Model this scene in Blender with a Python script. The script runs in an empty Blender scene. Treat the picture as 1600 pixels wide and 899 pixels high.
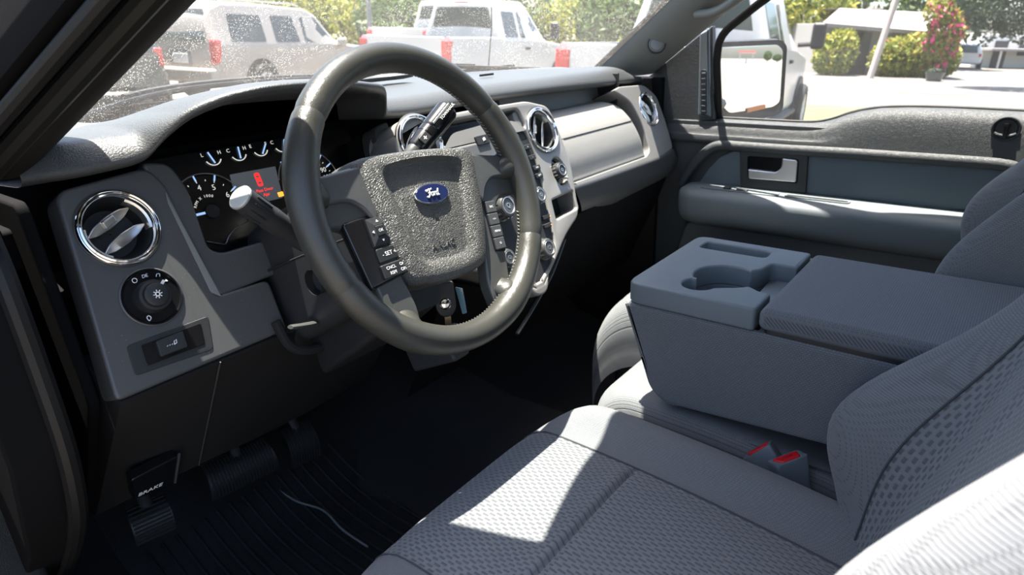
import bpy, bmesh, math, random
from mathutils import Vector as V, Matrix
random.seed(7)
R = math.radians
PI = math.pi
SC = bpy.context.scene
COL = SC.collection

# ---------------------------------------------------------------- camera model (truck coordinates: X right, Y forward, Z up, metres)
FPX = 1025.43
CAM = V((-0.971455, -0.562675, 0.190124))
def cam_axes(yaw, pitch, roll):
    y, p, r = R(yaw), R(pitch), R(roll)
    fwd = V((math.sin(y)*math.cos(p), math.cos(y)*math.cos(p), -math.sin(p)))
    rt = V((math.cos(y), -math.sin(y), 0)); up = rt.cross(fwd)
    r2 = rt*math.cos(r) + up*math.sin(r); u2 = up*math.cos(r) - rt*math.sin(r)
    return r2, u2, fwd
CR, CU, CF = cam_axes(51.6427, 21.5841, -2.16428)
def ray(px, py):
    return CR*((px-800)/FPX) - CU*((py-449.5)/FPX) + CF
def on(px, py, p, n):
    """point of a plane (through p, normal n) measured from the photograph"""
    r = ray(px, py); n = V(n)
    return CAM + r*((V(p)-CAM).dot(n)/r.dot(n))
def ony(px, py, y): return on(px, py, (0, y, 0), (0, 1, 0))
def onx(px, py, x): return on(px, py, (x, 0, 0), (1, 0, 0))
def onz(px, py, z): return on(px, py, (0, 0, z), (0, 0, 1))

class Fr:
    """a local frame: origin, u, v and normal n = u x v"""
    def __init__(s, o, u, v):
        s.o = V(o); s.u = V(u).normalized(); s.v = V(v); s.v = (s.v - s.u*s.v.dot(s.u)).normalized(); s.n = s.u.cross(s.v)
    def __call__(s, u, v, n=0): return s.o + s.u*u + s.v*v + s.n*n
    def uv(s, px, py, n=0):
        p = on(px, py, s.o + s.n*n, s.n) - s.o
        return (p.dot(s.u), p.dot(s.v))
    def mat(s, n=0):
        o = s.o + s.n*n
        return Matrix(((s.u.x, s.v.x, s.n.x, o.x), (s.u.y, s.v.y, s.n.y, o.y), (s.u.z, s.v.z, s.n.z, o.z), (0, 0, 0, 1)))
    def sub(s, u, v, n=0, ang=0):
        c, d = math.cos(ang), math.sin(ang)
        return Fr(s(u, v, n), s.u*c + s.v*d, s.v*c - s.u*d)

WORLD = Fr((0, 0, 0), (1, 0, 0), (0, 1, 0))

# ---------------------------------------------------------------- polygons
def rnd(poly, r, seg=5):
    """round the corners of a closed 2D polygon; r is one radius or one per corner"""
    n = len(poly); out = []
    for i in range(n):
        p = V((poly[i][0], poly[i][1], 0)); a = V((*poly[i-1][:2], 0)); b = V((*poly[(i+1) % n][:2], 0))
        rr = r[i] if isinstance(r, (list, tuple)) else r
        da, db = a-p, b-p
        la, lb = da.length, db.length
        if rr <= 0 or la < 1e-7 or lb < 1e-7: out.append((p.x, p.y)); continue
        rr = min(rr, la*.48, lb*.48)
        A, B = p+da.normalized()*rr, p+db.normalized()*rr
        for k in range(seg+1):
            t = k/seg; q = A*(1-t)**2 + p*2*t*(1-t) + B*t*t
            out.append((q.x, q.y))
    return out
def rect(cx, cy, w, h, r=0, ang=0, seg=4):
    c, s = math.cos(ang), math.sin(ang)
    P = rnd([(-w/2, -h/2), (w/2, -h/2), (w/2, h/2), (-w/2, h/2)], r, seg)
    return [(cx+x*c-y*s, cy+x*s+y*c) for x, y in P]
def ell(cx, cy, a, b, n=40, ang=0):
    c, s = math.cos(ang), math.sin(ang)
    return [(cx+a*math.cos(t)*c-b*math.sin(t)*s, cy+a*math.cos(t)*s+b*math.sin(t)*c) for t in [2*PI*i/n for i in range(n)]]
def smooth_path(P, k=6, closed=False):
    """Catmull-Rom through 3D points"""
    P = [V(p) for p in P]; n = len(P); out = []
    for i in range(n if closed else n-1):
        if closed: p0, p1, p2, p3 = P[i-1], P[i], P[(i+1) % n], P[(i+2) % n]
        else: p0, p1, p2, p3 = P[max(i-1, 0)], P[i], P[i+1], P[min(i+2, n-1)]
        for j in range(k):
            t = j/k
            out.append(.5*((2*p1)+(p2-p0)*t+(2*p0-5*p1+4*p2-p3)*t*t+(3*p1-p0-3*p2+p3)*t**3))
    if not closed: out.append(P[-1])
    return out
def lerp(a, b, t): return a+(b-a)*t
def interp(xs, ys, x):
    if x <= xs[0]: return ys[0]
    for i in range(1, len(xs)):
        if x <= xs[i]:
            return lerp(ys[i-1], ys[i], (x-xs[i-1])/(xs[i]-xs[i-1]))
    return ys[-1]
def sstep(t): t = max(0, min(1, t)); return t*t*(3-2*t)

# ---------------------------------------------------------------- mesh builder
class MB:
    def __init__(s):
        s.v = []; s.f = []; s.uv = []
    def add(s, vs, fs, uvs=None):
        o = len(s.v); s.v += [V(p) for p in vs]
        s.f += [[i+o for i in f] for f in fs]
        s.uv += [tuple(q) for q in uvs] if uvs else [(p[0], p[1]) for p in vs]
        return s
    def mesh(s, me):
        o = len(s.v); s.v += [v.co.copy() for v in me.vertices]
        s.uv += [(0, 0)]*len(me.vertices)
        s.f += [[i+o for i in p.vertices] for p in me.polygons]
        bpy.data.meshes.remove(me); return s
    def loft(s, rows, cu=False, cv=False, cap0=False, cap1=False, flip=False):
        """rows of points; cu closes along a row, cv closes across rows"""
        n, m = len(rows), len(rows[0]); vs = []; uv = []
        acc = 0
        for i, r in enumerate(rows):
            r = [V(p) for p in r]
            if i: acc += sum((a-b).length for a, b in zip(r, prev))/m
            d = 0
            for j, p in enumerate(r):
                if j: d += (p-r[j-1]).length
                vs.append(p); uv.append((d, acc))
            prev = r
        fs = []
        for i in range(n if cv else n-1):
            for j in range(m if cu else m-1):
                a, b, c, d = i*m+j, i*m+(j+1) % m, ((i+1) % n)*m+(j+1) % m, ((i+1) % n)*m+j
                fs.append([a, d, c, b] if flip else [a, b, c, d])
        if cap0: fs.append(list(range(m)) if flip else list(range(m))[::-1])
        if cap1: fs.append([(n-1)*m+j for j in range(m)][::-1] if flip else [(n-1)*m+j for j in range(m)])
        return s.add(vs, fs, uv)
    def tube(s, path, rad, k=12, closed=False, flat=1.0, ref=None, caps=True):
        P = [V(p) for p in path]; n = len(P)
        rr = rad if isinstance(rad, (list, tuple)) else [rad]*n
        T = []
        for i in range(n):
            a = P[i-1] if (i or closed) else P[0]; b = P[(i+1) % n] if (i < n-1 or closed) else P[-1]
            T.append((b-a).normalized())
        N = V(ref) if ref else (V((0, 0, 1)) if abs(T[0].z) < .9 else V((1, 0, 0)))
        rows = []
        for i in range(n):
            N = (N - T[i]*N.dot(T[i])).normalized(); B = T[i].cross(N)
            rows.append([P[i] + N*math.cos(t)*rr[i]*flat + B*math.sin(t)*rr[i] for t in [2*PI*j/k for j in range(k)]])
        return s.loft(rows, cu=True, cv=closed, cap0=caps and not closed, cap1=caps and not closed)
    def lathe(s, prof, fr, k=32, cap0=False, cap1=False):
        """prof: (radius, height along n)"""
        rows = [[fr(r*math.cos(t), r*math.sin(t), h) for t in [2*PI*j/k for j in range(k)]] for r, h in prof]
        return s.loft(rows, cu=True, cap0=cap0, cap1=cap1)
    def plate(s, fr, outline, h0, h1, bev=0, holes=(), seg=2):
        """extruded outline with holes and rounded edges, between heights h0 and h1 of the frame"""
        cu = bpy.data.curves.new('c', 'CURVE'); cu.dimensions = '2D'; cu.fill_mode = 'BOTH'
        for P in [outline, *holes]:
            sp = cu.splines.new('POLY'); sp.points.add(len(P)-1); sp.use_cyclic_u = True
            for q, p in zip(sp.points, P): q.co = (p[0], p[1], 0, 1)
        h = (h1-h0)/2
        bev = min(bev, h*.98)
        cu.extrude = h-bev; cu.bevel_depth = bev; cu.bevel_resolution = seg; cu.offset = -bev
        ob = bpy.data.objects.new('c', cu); me = bpy.data.meshes.new_from_object(ob)
        bpy.data.objects.remove(ob); bpy.data.curves.remove(cu)
        me.transform(fr.mat((h0+h1)/2))
        return s.mesh(me)
    def box(s, c, sz, bev=0, fr=None, seg=2):
        fr = fr or WORLD
        f2 = fr.sub(c[0], c[1], c[2])
        return s.plate(f2, rnd([(-sz[0]/2, -sz[1]/2), (sz[0]/2, -sz[1]/2), (sz[0]/2, sz[1]/2), (-sz[0]/2, sz[1]/2)], bev, 3), -sz[2]/2, sz[2]/2, bev, seg=seg)
    def text(s, fr, u, v, n, size, body, h=.0004, ang=0, shear=0, ax='CENTER'):
        cu = bpy.data.curves.new('t', 'FONT'); cu.body = body; cu.size = size; cu.extrude = h; cu.shear = shear
        cu.align_x = ax; cu.align_y = 'CENTER'; cu.resolution_u = 3
        ob = bpy.data.objects.new('t', cu); me = bpy.data.meshes.new_from_object(ob)
        bpy.data.objects.remove(ob); bpy.data.curves.remove(cu)
        me.transform(fr.sub(u, v, n, ang).mat())
        return s.mesh(me)
    def stroke(s, fr, pts, w, n=0, k=6, closed=False, smooth=5):
        P = [fr(p[0], p[1], n) for p in pts]
        if smooth: P = smooth_path(P, smooth, closed)
        return s.tube(P, w, k, closed)
    def ball(s, c, r, sc=(1, 1, 1), nu=16, nv=10):
        rows = []
        for i in range(nv+1):
            a = -PI/2+PI*i/nv; q = max(math.cos(a), 1e-4)
            rows.append([V(c)+V((r*sc[0]*q*math.cos(t), r*sc[1]*q*math.sin(t), r*sc[2]*math.sin(a))) for t in [2*PI*j/nu for j in range(nu)]])
        return s.loft(rows, cu=True)

def obj(name, mb, mat, parent=None, ang=35, kind=None, label=None, mats=None, fmat=None):
    me = bpy.data.meshes.new(name)
    me.from_pydata([tuple(v) for v in mb.v], [], mb.f)
    uvl = me.uv_layers.new(name='UVMap')
    for lp in me.loops: uvl.data[lp.index].uv = mb.uv[lp.vertex_index]
    for m in (mats or [mat]): me.materials.append(m)
    if fmat:
        for p, k in zip(me.polygons, fmat): p.material_index = k
    bm = bmesh.new(); bm.from_mesh(me)
    bmesh.ops.remove_doubles(bm, verts=bm.verts, dist=1e-6)
    bmesh.ops.recalc_face_normals(bm, faces=bm.faces); bm.to_mesh(me); bm.free()
    me.polygons.foreach_set('use_smooth', [True]*len(me.polygons))
    me.set_sharp_from_angle(angle=R(ang)); me.update()
    o = bpy.data.objects.new(name, me); COL.objects.link(o)
    if parent:
        o.parent = parent; o.matrix_parent_inverse = wm(parent).inverted()
    if ang < 75 and len(me.polygons) < 3000:
        wn = o.modifiers.new('normals', 'WEIGHTED_NORMAL'); wn.keep_sharp = True; wn.weight = 90
    if kind: o['kind'] = kind
    if label: o['label'] = label
    return o
def wm(o):
    m = o.matrix_basis.copy()
    if o.parent: m = wm(o.parent) @ o.matrix_parent_inverse @ m
    return m
def thing(name, label, cat, loc=(0, 0, 0), group=None, mat4=None):
    o = bpy.data.objects.new(name, None); COL.objects.link(o); o.empty_display_size = .05
    if mat4: o.matrix_basis = mat4
    else: o.location = loc
    o['label'] = label; o['category'] = cat
    if group: o['group'] = group
    return o
def tag(o, label, cat, group=None):
    o['label'] = label; o['category'] = cat
    if group: o['group'] = group
    return o
def recalc_local(o):   # mesh given in the parent's own frame
    o.matrix_parent_inverse = Matrix(); return o

# ---------------------------------------------------------------- materials
def ramp(nt, fac, stops):
    r = nt.nodes.new('ShaderNodeValToRGB'); nt.links.new(fac, r.inputs[0])
    el = r.color_ramp.elements
    while len(el) < len(stops): el.new(.5)
    for e, (p, c) in zip(el, stops):
        e.position = p; e.color = (*c, 1) if len(c) == 3 else c
    return r.outputs[0]
def base(name):
    m = bpy.data.materials.new(name); m.use_nodes = True; nt = m.node_tree
    return m, nt, nt.nodes['Principled BSDF']
def coords(nt, src='Object', scale=1, rot=0):
    t = nt.nodes.new('ShaderNodeTexCoord'); mp = nt.nodes.new('ShaderNodeMapping')
    mp.inputs['Scale'].default_value = scale if isinstance(scale, (tuple, list)) else (scale,)*3
    mp.inputs['Rotation'].default_value = (0, 0, rot)
    nt.links.new(t.outputs[src], mp.inputs[0]); return mp.outputs[0]
def tex(nt, kind, co, **kw):
    n = nt.nodes.new('ShaderNodeTex'+kind)
    if co is not None: nt.links.new(co, n.inputs['Vector'])
    for k, v in kw.items():
        if k in n.inputs: n.inputs[k].default_value = v
        else: setattr(n, k, v)
    return n
def bump(nt, b, h, strength, dist=.001):
    n = nt.nodes.new('ShaderNodeBump'); n.inputs['Strength'].default_value = strength; n.inputs['Distance'].default_value = dist
    nt.links.new(h, n.inputs['Height']); nt.links.new(n.outputs[0], b.inputs['Normal']); return n
def plain(name, c, rough=.5, metal=0, spec=.5, emit=None, es=1, coat=0, trans=0):
    m, nt, b = base(name)
    b.inputs['Base Color'].default_value = (*c, 1); b.inputs['Roughness'].default_value = rough
    b.inputs['Metallic'].default_value = metal; b.inputs['Specular IOR Level'].default_value = spec
    if coat: b.inputs['Coat Weight'].default_value = coat; b.inputs['Coat Roughness'].default_value = .1
    if emit: b.inputs['Emission Color'].default_value = (*emit, 1); b.inputs['Emission Strength'].default_value = es
    return m
def grain(name, c, rough=.5, scale=500, strength=.3, metal=0, spec=.5, kind='v', dist=.0006, dust=0):
    """moulded plastic or leather with a pebbled surface"""
    m = plain(name, c, rough, metal, spec); nt = m.node_tree; b = nt.nodes['Principled BSDF']
    co = coords(nt, 'Object')
    if kind == 'v':
        n1 = tex(nt, 'Noise', co, Scale=scale*.25, Detail=2)
        mx = nt.nodes.new('ShaderNodeVectorMath'); mx.operation = 'MULTIPLY_ADD'
        nt.links.new(n1.outputs['Color'], mx.inputs[0]); mx.inputs[1].default_value = (.006,)*3; nt.links.new(co, mx.inputs[2])
        t = tex(nt, 'Voronoi', mx.outputs[0], Scale=scale, feature='DISTANCE_TO_EDGE')
        h = ramp(nt, t.outputs['Distance'], [(0, (0, 0, 0)), (.25, (1, 1, 1))])
    else:
        h = tex(nt, 'Noise', co, Scale=scale, Detail=3).outputs[0]
    bump(nt, b, h, strength, dist)
    if dust:
        d = tex(nt, 'Voronoi', coords(nt, 'Object'), Scale=190)
        sp = ramp(nt, d.outputs['Distance'], [(.05, (1, 1, 1)), (.11, (0, 0, 0))])
        nn = tex(nt, 'Noise', coords(nt, 'Object'), Scale=23, Detail=4)
        k = ramp(nt, nn.outputs[0], [(.5, (0, 0, 0)), (.7, (1, 1, 1))])
        mu = nt.nodes.new('ShaderNodeMath'); mu.operation = 'MULTIPLY'; nt.links.new(sp, mu.inputs[0]); nt.links.new(k, mu.inputs[1])
        mu2 = nt.nodes.new('ShaderNodeMath'); mu2.operation = 'MULTIPLY'; nt.links.new(mu.outputs[0], mu2.inputs[0]); mu2.inputs[1].default_value = dust
        mix = nt.nodes.new('ShaderNodeMix'); mix.data_type = 'RGBA'
        nt.links.new(mu2.outputs[0], mix.inputs[0]); mix.inputs[6].default_value = (*c, 1); mix.inputs[7].default_value = (.5, .48, .44, 1)
        nt.links.new(mix.outputs[2], b.inputs['Base Color'])
    return m
def weave(name, c1, c2, sx, sy, w=.42, strength=.6, rough=.9, src='UV', rot=0, off=.5, dist=.0012, mort=.18):
    """knitted seat cloth: staggered rows of raised threads"""
    m = plain(name, c1, rough, 0, .25); nt = m.node_tree; b = nt.nodes['Principled BSDF']
    co = coords(nt, src, 1, rot)
    t = tex(nt, 'Brick', co, offset=off, offset_frequency=2, squash=1)
    t.inputs['Scale'].default_value = 1; t.inputs['Mortar Size'].default_value = mort*min(sx, sy); t.inputs['Mortar Smooth'].default_value = .9
    t.inputs['Brick Width'].default_value = sx; t.inputs['Row Height'].default_value = sy; t.inputs['Bias'].default_value = 0
    t.inputs['Color1'].default_value = (1, 1, 1, 1); t.inputs['Color2'].default_value = (.8, .8, .8, 1); t.inputs['Mortar'].default_value = (0, 0, 0, 1)
    n = tex(nt, 'Noise', coords(nt, src, 1), Scale=900, Detail=2)
    mx = nt.nodes.new('ShaderNodeMix'); mx.data_type = 'RGBA'
    nt.links.new(t.outputs['Color'], mx.inputs[0]); mx.inputs[6].default_value = (*c2, 1); mx.inputs[7].default_value = (*c1, 1)
    nt.links.new(mx.outputs[2], b.inputs['Base Color'])
    ad = nt.nodes.new('ShaderNodeMath'); ad.operation = 'MULTIPLY_ADD'
    nt.links.new(n.outputs[0], ad.inputs[0]); ad.inputs[1].default_value = .3; nt.links.new(t.outputs['Color'], ad.inputs[2])
    bump(nt, b, ad.outputs[0], strength, dist)
    b.inputs['Sheen Weight'].default_value = .15
    return m
def glassmat(name, dust=.1, tint=(1, 1, 1), speck=0, scale=160, refl=.05):
    """clear pane under a film of dust and dried drops"""
    m = bpy.data.materials.new(name); m.use_nodes = True; nt = m.node_tree
    nt.nodes.remove(nt.nodes['Principled BSDF']); out = nt.nodes['Material Output']
    tr = nt.nodes.new('ShaderNodeBsdfTransparent'); tr.inputs[0].default_value = (*tint, 1)
    df = nt.nodes.new('ShaderNodeBsdfDiffuse'); df.inputs[0].default_value = (.72, .70, .66, 1)
    tl = nt.nodes.new('ShaderNodeBsdfTranslucent'); tl.inputs[0].default_value = (.72, .70, .66, 1)
    ds = nt.nodes.new('ShaderNodeMixShader'); ds.inputs[0].default_value = .6
    nt.links.new(df.outputs[0], ds.inputs[1]); nt.links.new(tl.outputs[0], ds.inputs[2])
    gl = nt.nodes.new('ShaderNodeBsdfGlossy'); gl.inputs['Roughness'].default_value = .02
    co = coords(nt, 'Object')
    n = tex(nt, 'Noise', co, Scale=6, Detail=5)
    film = ramp(nt, n.outputs[0], [(.35, (dust*.7,)*3), (.7, (dust*1.3,)*3)])
    m1 = nt.nodes.new('ShaderNodeMixShader')
    if speck:
        v = tex(nt, 'Voronoi', co, Scale=scale)
        sp = ramp(nt, v.outputs['Distance'], [(.08, (speck,)*3), (.27, (0, 0, 0))])
        n2 = tex(nt, 'Noise', co, Scale=9, Detail=3)
        k = ramp(nt, n2.outputs[0], [(.38, (0, 0, 0)), (.6, (1, 1, 1))])
        mu = nt.nodes.new('ShaderNodeMath'); mu.operation = 'MULTIPLY'; nt.links.new(sp, mu.inputs[0]); nt.links.new(k, mu.inputs[1])
        ad = nt.nodes.new('ShaderNodeMath'); ad.operation = 'ADD'; nt.links.new(mu.outputs[0], ad.inputs[0]); nt.links.new(film, ad.inputs[1])
        nt.links.new(ad.outputs[0], m1.inputs[0])
    else: nt.links.new(film, m1.inputs[0])
    nt.links.new(tr.outputs[0], m1.inputs[1]); nt.links.new(ds.outputs[0], m1.inputs[2])
    m2 = nt.nodes.new('ShaderNodeMixShader'); m2.inputs[0].default_value = refl
    nt.links.new(m1.outputs[0], m2.inputs[1]); nt.links.new(gl.outputs[0], m2.inputs[2])
    nt.links.new(m2.outputs[0], out.inputs[0]); return m

def dashes(name, c1, c2, w, h):
    """seat cloth with staggered rows of sunken dashes"""
    m = plain(name, c1, .9, 0, .25); nt = m.node_tree; b = nt.nodes['Principled BSDF']
    def mth(op, a, c=None, d=None):
        n = nt.nodes.new('ShaderNodeMath'); n.operation = op
        for i, q in enumerate((a, c, d)):
            if q is None: continue
            if isinstance(q, (int, float)): n.inputs[i].default_value = q
            else: nt.links.new(q, n.inputs[i])
        return n.outputs[0]
    sx = nt.nodes.new('ShaderNodeSeparateXYZ'); nt.links.new(coords(nt, 'UV'), sx.inputs[0])
    yy = mth('DIVIDE', sx.outputs[1], h); row = mth('FLOOR', yy); fy = mth('SUBTRACT', yy, row)
    xx = mth('MULTIPLY_ADD', row, .5, mth('DIVIDE', sx.outputs[0], w)); fx = mth('FRACT', xx)
    dx = mth('MULTIPLY', mth('ABSOLUTE', mth('SUBTRACT', fx, .5)), 2.0); dy = mth('MULTIPLY', mth('ABSOLUTE', mth('SUBTRACT', fy, .5)), 2.0)
    def soft(v, e0, e1):
        n = nt.nodes.new('ShaderNodeMapRange'); n.interpolation_type = 'SMOOTHSTEP'; nt.links.new(v, n.inputs[0])
        n.inputs[1].default_value = e0; n.inputs[2].default_value = e1; n.inputs[3].default_value = 1; n.inputs[4].default_value = 0; return n.outputs[0]
    dash = mth('MULTIPLY', soft(dx, .42, .72), soft(dy, .25, .75))
    ns = tex(nt, 'Noise', coords(nt, 'UV'), Scale=700, Detail=2)
    mx = nt.nodes.new('ShaderNodeMix'); mx.data_type = 'RGBA'; nt.links.new(dash, mx.inputs[0]); mx.inputs[6].default_value = (*c1, 1); mx.inputs[7].default_value = (*c2, 1)
    nt.links.new(mx.outputs[2], b.inputs['Base Color'])
    bump(nt, b, mth('MULTIPLY_ADD', ns.outputs[0], .35, mth('SUBTRACT', 1, dash)), .7, .0016)
    b.inputs['Sheen Weight'].default_value = .15
    return m
M = {}
M['script'] = plain('pale_script', (.55, .56, .58), .4)
M['midgrey'] = plain('mid_grey_plastic', (.10, .102, .104), .5)
M['pad'] = grain('dash_pad_grain', (.060, .063, .065), .42, 330, .30, dist=.0008)
M['char'] = grain('charcoal_plastic', (.024, .0255, .028), .55, 900, .25, spec=.3, dust=.5)
M['void'] = grain('shade_black_plastic', (.007, .007, .0075), .9, 900, .2, spec=.08)  # shade of the door jamb and footwell put into this near-black
M['mattch'] = grain('matte_charcoal', (.016, .016, .0165), .75, 900, .2, spec=.15)
M['black'] = grain('black_plastic', (.012, .013, .014), .5, 900, .2)
M['gloss'] = plain('gloss_black', (.006, .006, .007), .18)
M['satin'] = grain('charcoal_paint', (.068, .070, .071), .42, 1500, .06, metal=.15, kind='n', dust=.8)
M['silver'] = grain('silver_grey_paint', (.25, .242, .23), .42, 1500, .05, metal=.2, kind='n')
M['greypl'] = grain('grey_grained_plastic', (.17, .175, .175), .5, 600, .3)
M['console'] = grain('blue_grey_plastic', (.125, .148, .165), .48, 800, .25)
M['doorch'] = grain('door_charcoal', (.030, .034, .035), .5, 500, .5)
M['doorgr'] = grain('door_grey', (.115, .135, .142), .55, 900, .2)
M['doorin'] = grain('door_cloth', (.075, .095, .108), .8, 1100, .3, kind='n')
M['leather'] = grain('black_leather', (.036, .036, .031), .33, 650, .18)
M['hub'] = grain('hub_vinyl', (.062, .063, .059), .45, 430, .65, dist=.0013)
M['spoke'] = grain('spoke_grey', (.075, .077, .073), .38, 1500, .05, metal=.3, kind='n', dust=.9)
M['chrome'] = plain('chrome', (.78, .78, .78), .09, 1)
M['satinch'] = plain('satin_chrome', (.66, .66, .66), .36, 1)
M['white'] = plain('white_print', (.8, .8, .78), .6, emit=(.8, .8, .78), es=.0)
M['glow'] = plain('lit_print', (.75, .75, .72), .6, emit=(.9, .88, .8), es=.55)
M['blueglow'] = plain('blue_needle', (.35, .5, .7), .5, emit=(.35, .55, .9), es=.9)
M['redglow'] = plain('red_lamp', (.5, .02, .02), .5, emit=(1, .03, .03), es=1.2)
M['orange'] = plain('orange_lamp', (.6, .2, .03), .5, emit=(1, .3, .03), es=2.0)
M['screen'] = plain('grey_screen', (.10, .11, .12), .15, emit=(.3, .34, .38), es=.16)
M['red'] = plain('red_button', (.55, .01, .02), .35)
M['cloth'] = weave('seat_cloth', (.150, .158, .166), (.094, .100, .106), .0044, .0027, strength=.5)
M['insert'] = dashes('seat_insert_cloth', (.146, .154, .162), (.082, .088, .094), .0135, .0050)
M['cons_cloth'] = weave('console_cloth', (.140, .150, .162), (.075, .082, .090), .0046, .0028, strength=.5, src='UV')
M['pipe'] = plain('seam_thread', (.045, .050, .055), .9)
M['carpet'] = grain('black_carpet', (.010, .010, .011), .95, 700, .6, kind='n')
M['mat'] = grain('rubber_mat', (.010, .011, .012), .5, 260, .5)
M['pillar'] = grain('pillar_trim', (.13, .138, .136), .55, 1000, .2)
M['pillarshade'] = grain('shaded_pillar_trim', (.018, .0168, .0158), .8, 1000, .2, spec=.12)  # driver side copy of the pillar trim, its shade put into the colour
M['seal'] = plain('rubber_seal', (.008, .008, .008), .5, spec=.25)
M['headl'] = grain('headliner', (.32, .32, .31), .95, 900, .3, kind='n')
M['bluebadge'] = plain('blue_enamel', (.012, .02, .075), .2, coat=.5)
M['bronze'] = plain('worn_brass', (.42, .27, .14), .35, .8)
# ================================================================ DASHBOARD
TD = R(22.4); tv = (0, math.sin(TD), math.cos(TD))
D = Fr((0, .2790, -.0177), (1, 0, 0), tv)          # driver and passenger faces
S = Fr((0, .2212, -.0054), (1, 0, 0), tv)          # centre stack, stands proud of them
G = Fr((0, .2500, -.0230), (1, 0, 0), tv)          # passenger side
dash = thing('dashboard', 'charcoal and silver truck dashboard spanning the cab below the windshield', 'dashboard', (0, .4, -.3))

# --- upper pad with the hood over the gauges
low = [(33, 291, .300), (80, 283, .300), (130, 275, .297), (180, 264, .294), (212, 256, .290), (232, 246, .284), (248, 229, .274), (266, 211, .264), (300, 185, .250), (350, 163, .236), (400, 150, .226), (440, 144, .221), (490, 140, .220),
       (535, 139, .226), (575, 142, .238), (598, 148, .252)]
rows = []
lowp = [ony(px, py, y) for px, py, y in low]
tip = lowp[-1]
lowp += [V((tip.x+.018, .272, .070)), V((tip.x+.040, .287, .058)), V((-.12, .290, .0545)), V((0, .290, .058)), V((.14, .290, .057)), V((.30, .290, .054)), V((.45, .290, .050)), V((.58, .291, .046)), V((.66, .293, .043)), V((.705, .298, .039)), V((.728, .306, .033)), V((.74, .318, .025))]
def wsy(x):
    return interp([0, .3, .4, .55, .66, .70, .78], [.735, .69, .65, .55, .46, .41, .38], abs(x))
def padrow(p):
    x = p.x; hump = max(0, (p.z-.055)/.07)
    end = sstep((abs(x)-.60)/.14) if x > 0 else 0
    yb = wsy(x); zc = max(lerp(.0885, .124, min(1, hump)) - .055*end, p.z+.013)
    zb = (.094 - .012*(abs(x)/.7)**4) if x < 0 else (lerp(.094, .082, min(1, x/.25)) - .03*end)
    y0 = p.y; xb = x if x < .6 else x
    th = lerp(.016, .011, min(1, hump))
    r = [V((x, y0+.12, p.z-.01-.01*hump)), V((x, y0+.05, p.z-.006)), V((x, y0+.012, p.z-.003)), p.copy(), V((x, y0-.007, p.z+.006)), V((x, y0-.004, p.z+th)),
         V((x, y0+.014, lerp(p.z+th, zc, .75))), V((x, y0+.045, zc-.001))]
    for t in (.25, .5, .75, 1):
        yy = lerp(y0+.045, yb, t)
        r.append(V((x, yy, lerp(zc, zb, t**1.3) - .02*hump*t)))
    r.append(V((x, yb+.03, .03)))
    return smooth_path(r, 3)
sm = smooth_path(lowp, 4)
obj('upper_pad', MB().loft([padrow(p) for p in sm], flip=True), M['pad'], dash, 50)
# defroster slot in the pad, seen under the wheel rim
b = MB(); f = Fr((-.03, .50, .1015), (1, 0, 0), (0, 1, -.16))
b.plate(f, rect(0, 0, .15, .035, .004), -.002, .0035, .001)
obj('speaker_grille', b, M['black'], dash)
b = MB(); b.plate(Fr((.22, .43, .0935), (1, 0, 0), (0, 1, -.1)), rect(0, 0, .045, .008, .003), -.002, .003, .001)
obj('light_sensor', b, M['black'], dash)

# --- dark body behind the faces
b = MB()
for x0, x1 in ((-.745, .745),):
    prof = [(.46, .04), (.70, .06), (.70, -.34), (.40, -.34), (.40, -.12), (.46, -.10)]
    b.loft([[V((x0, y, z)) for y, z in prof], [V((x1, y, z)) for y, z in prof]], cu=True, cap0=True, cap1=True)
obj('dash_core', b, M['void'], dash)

# --- driver side face with its vent, lamp switch and pedal switch
dp = [D.uv(*p) for p in [(84, 300), (231, 260), (262, 293), (338, 462), (420, 437), (450, 515), (182, 629)]]
VENTS = [(D, 186, 357), (S, 657, 222), (S, 847, 203.5), (G, 1012.3, 171)]
vu = D.uv(186, 357)
b = MB().plate(D, rnd(dp, [.016, .022, .012, .006, .01, .01, .010]), -.05, 0, .0045, [ell(*vu, .0450, .0450)], seg=3)
obj('driver_panel', b, M['satin'], dash, 30)
tri = [D.uv(*p) for p in [(258, 300), (346, 464), (329, 457), (262, 318)]]
b = MB().plate(D, rnd(tri, .002), -.02, .0015, .001)
obj('panel_edge_insert', b, M['greypl'], dash)

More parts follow.
